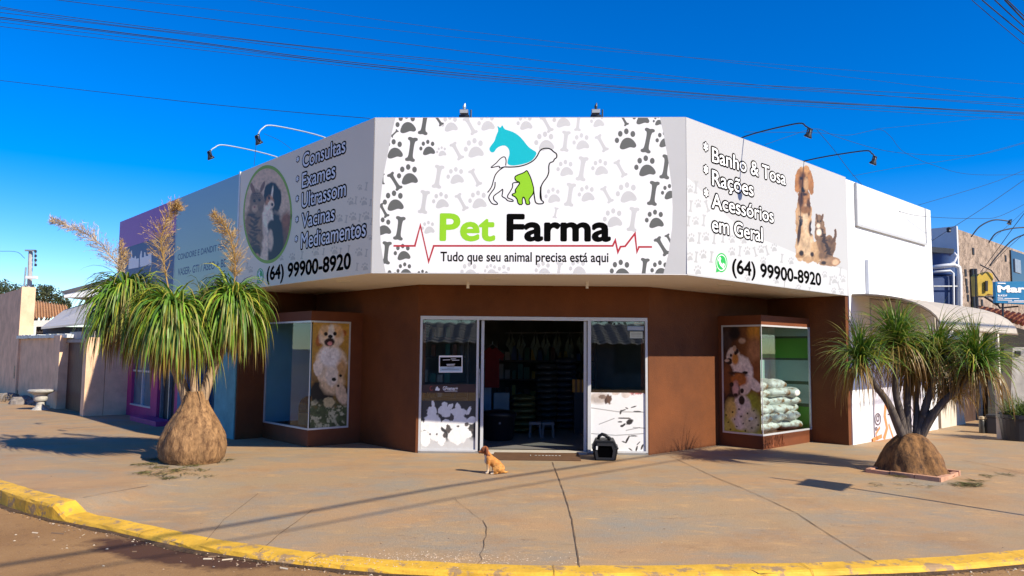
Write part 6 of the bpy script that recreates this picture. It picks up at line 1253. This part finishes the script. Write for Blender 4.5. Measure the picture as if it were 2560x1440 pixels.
# ------------------------------------------------------------------ tree far left, shrub in the planter
def leafcloud(centers, n, size, parent, name, cols, mat):
    g = MB()
    for _ in range(n):
        c, r_ = random.choice(centers); d = Vector((random.gauss(0, 1), random.gauss(0, 1), random.gauss(0, 1))).normalized()*r_*random.random()**.45; p = c+d
        a = Vector((random.gauss(0, 1), random.gauss(0, 1), random.gauss(0, 1))).normalized(); b = a.cross(Vector((random.gauss(0, 1), random.gauss(0, 1), random.gauss(0, 1)))).normalized(); s = size*random.uniform(.5, 1.3)
        k = len(g.v); g.v += [p-a*s, p+b*s*.45, p+a*s, p-b*s*.45]; col = tuple(np.array(random.choice(cols))*random.uniform(.6, 1.3)); g.c += [col]*4; g.f.append((k, k+1, k+2, k+3)); g.m.append(0)
    return g.build(name, mat, parent, recalc=False)
t0 = at(60, 860, 42); t0.z = -.2; tr = thing('tree', 'loose olive green tree rising behind the cream wall and tiled roof', 'tree', t0)
cs = []
for x, y, r_ in ((-10, 728, .9), (12, 722, .8), (35, 733, .8), (60, 735, .9), (85, 735, .9), (108, 738, .9), (128, 742, .9), (150, 752, .7), (20, 750, 1.1), (100, 755, 1.1), (135, 762, .8), (60, 755, 1.1), (2, 745, 1.0), (162, 764, .5), (115, 727, .5), (-30, 735, 1.1)): cs.append((at(x, y, 42+random.uniform(-1.2, 1.2)), r_*.72))
leafcloud(cs, 5200, .085, tr, 'crown', ((.045, .07, .025), (.08, .10, .035), (.03, .045, .02), (.12, .12, .05)), LEAF)
g = MB()
for c, r_ in cs: g.tube([t0+Z*1.5, t0+(c-t0)*.55+Z*.4, c], [.14, .07, .02], 6)
g.tube([t0, t0+Z*1.6], [.22, .16], 8); g.build('trunk', BARKD, tr)
for a_ in TREES_BEHIND: back_tree(*a_)
pp = at(2548, 1030, 14.2); sp_ = thing('potted_shrub', 'leafy shrub growing in the black tub at the right edge', 'shrub', pp)
g = MB()
for _ in range(230):
    a = random.uniform(0, 6.28); e = random.uniform(.2, 1.4); leaf(g, pp+Vector((random.gauss(0, .12), random.gauss(0, .12), -.12)), Vector((math.cos(a)*math.cos(e), math.sin(a)*math.cos(e), math.sin(e))), random.uniform(.35, .65), .02, 1.6, (.05, .08, .02), (.10, .16, .03), (.20, .22, .06), seg=5)
g.build('leaves', LEAF, sp_, recalc=False); g = MB(); g.lathe(pp+Z*-.14, [(.25, 0), (.2, .03), (.02, .05)], 12); g.build('soil', M('dry soil', 0), sp_)

# ------------------------------------------------------------------ litter and weeds on the ground
g = MB(); CL = [(.50, .40, .28), (.50, .36, .24), (.16, .10, .06), (.52, .44, .32), (.30, .20, .12)]
def chip(p, s, col):
    k = len(g.v); n = random.randint(4, 6); a0 = random.uniform(0, 6.28); e = random.uniform(.35, 1)
    ring = [p+Vector((math.cos(a0+6.283*i/n)*s*random.uniform(.7, 1.1), math.sin(a0+6.283*i/n)*s*e*random.uniform(.7, 1.1), 0)) for i in range(n)]
    g.v += ring+[p+Z*s*.5]; g.c += [col]*(n+1); g.f += [(k+i, k+(i+1) % n, k+n) for i in range(n)]; g.m += [0]*n
def kerbpoint(u, off):
    i = int(u*(len(KD)-2)); a, b = KD[i], KD[i+1]; t_ = (b-a).normalized(); n_ = Vector((t_.y, -t_.x)); q = a+(b-a)*random.random()+n_*off; return Vector((q.x, q.y, -.158))
vis = [i for i, p in enumerate(KD) if -8 < p.x < 7]; u0, u1 = vis[0]/len(KD), vis[-1]/len(KD)
for _ in range(1500):
    p = kerbpoint(random.uniform(u0, u1), .222+abs(random.gauss(0, .05))); chip(p, random.uniform(.003, .014), random.choice(CL[1:3]+CL[2:3]*2))
for _ in range(260):
    p = kerbpoint(random.uniform(u0, u1), .23+abs(random.gauss(0, .5))); chip(p, random.uniform(.006, .018), random.choice(CL))
for _ in range(220):
    p = kerbpoint(random.uniform(.60, .72)*(u1) if False else random.uniform((u0+u1)/2, u1), .225+abs(random.gauss(0, .12))); chip(p, random.uniform(.008, .022), random.choice(CL))
for _ in range(90):
    q = on_z(random.uniform(0, 2560), random.uniform(1180, 1400), 0); 
    if (q-CAM).length < 14: z_ = zs(q.x, q.y); chip(Vector((q.x, q.y, z_+.003)), random.uniform(.004, .011), random.choice(CL[:4]+CL[2:3]*2))
for _ in range(700):
    q = gpt(random.gauss(1050, 200), random.gauss(1398, 9)); d = 1; chip(Vector((q.x, q.y, zs(q.x, q.y)+.002)), random.uniform(.003, .010), random.choice(((.58, .46, .33), (.5, .36, .24))))
for x0, x1, y in ((80, 95, 1332), (128, 160, 1333), (205, 212, 1340), (495, 515, 1382), (520, 560, 1393), (508, 530, 1398), (555, 582, 1401), (330, 342, 1380), (130, 136, 1310), (700, 720, 1420)):
    a, b = on_z(x0, y, -.158), on_z(x1, y+random.uniform(-4, 4), -.158); k = len(g.v); n_ = Vector((0, .006, 0)); g.v += [a-n_, b-n_, b+n_+Z*.008, a+n_+Z*.008]; g.c += [CL[random.choice((0, 3, 2))]]*4; g.f.append((k, k+1, k+2, k+3)); g.m.append(0)
tag(g.build('litter', M('dry litter', (1, 1, 1), .9, .1, 3, vcol=True), base=(0, 0, -.16), recalc=False), 'small dry chips and petals scattered along the yellow kerb', 'litter', kind='stuff')
g = MB()
def tuft(px, py, n, s, cols=((.13, .13, .04), (.20, .18, .06), (.09, .09, .03), (.22, .15, .06))):
    p = gpt(px, py)
    for _ in range(n):
        a = random.uniform(0, 6.28); e = random.uniform(-.05, .5); c = random.choice(cols)
        leaf(g, p+Vector((random.gauss(0, s), random.gauss(0, s), .012)), Vector((math.cos(a), math.sin(a), .35*e)), random.uniform(.05, .16), .010, 1.2, c, c, c, seg=3)
for x, y, n, s in ((388, 1150, 60, .05), (370, 1162, 60, .07), (400, 1170, 50, .06), (440, 1178, 50, .08), (480, 1166, 40, .05), (360, 1184, 40, .06), (400, 1188, 50, .07), (425, 1196, 40, .05), (500, 1176, 24, .06), (545, 1156, 30, .05), (570, 1150, 20, .03), (470, 1187, 16, .07), (520, 1192, 12, .06), (2430, 1213, 110, .06), (2410, 1216, 50, .06), (2470, 1192, 24, .05), (2520, 1188, 30, .05), (2440, 1204, 30, .05), (2385, 1212, 14, .06), (2200, 1216, 14, .10), (2300, 1215, 14, .1), (2250, 1192, 60, .05), (1900, 1440, 5, .02)):
    tuft(x, y, n, s)
tag(g.build('fallen_leaves', LEAF, base=(0, 0, 0), recalc=False), 'dry strap leaves and weeds fallen round the palm bases', 'fallen leaves', kind='stuff')
for o in list(bpy.data.objects):
    if '_o' in o: del o['_o']
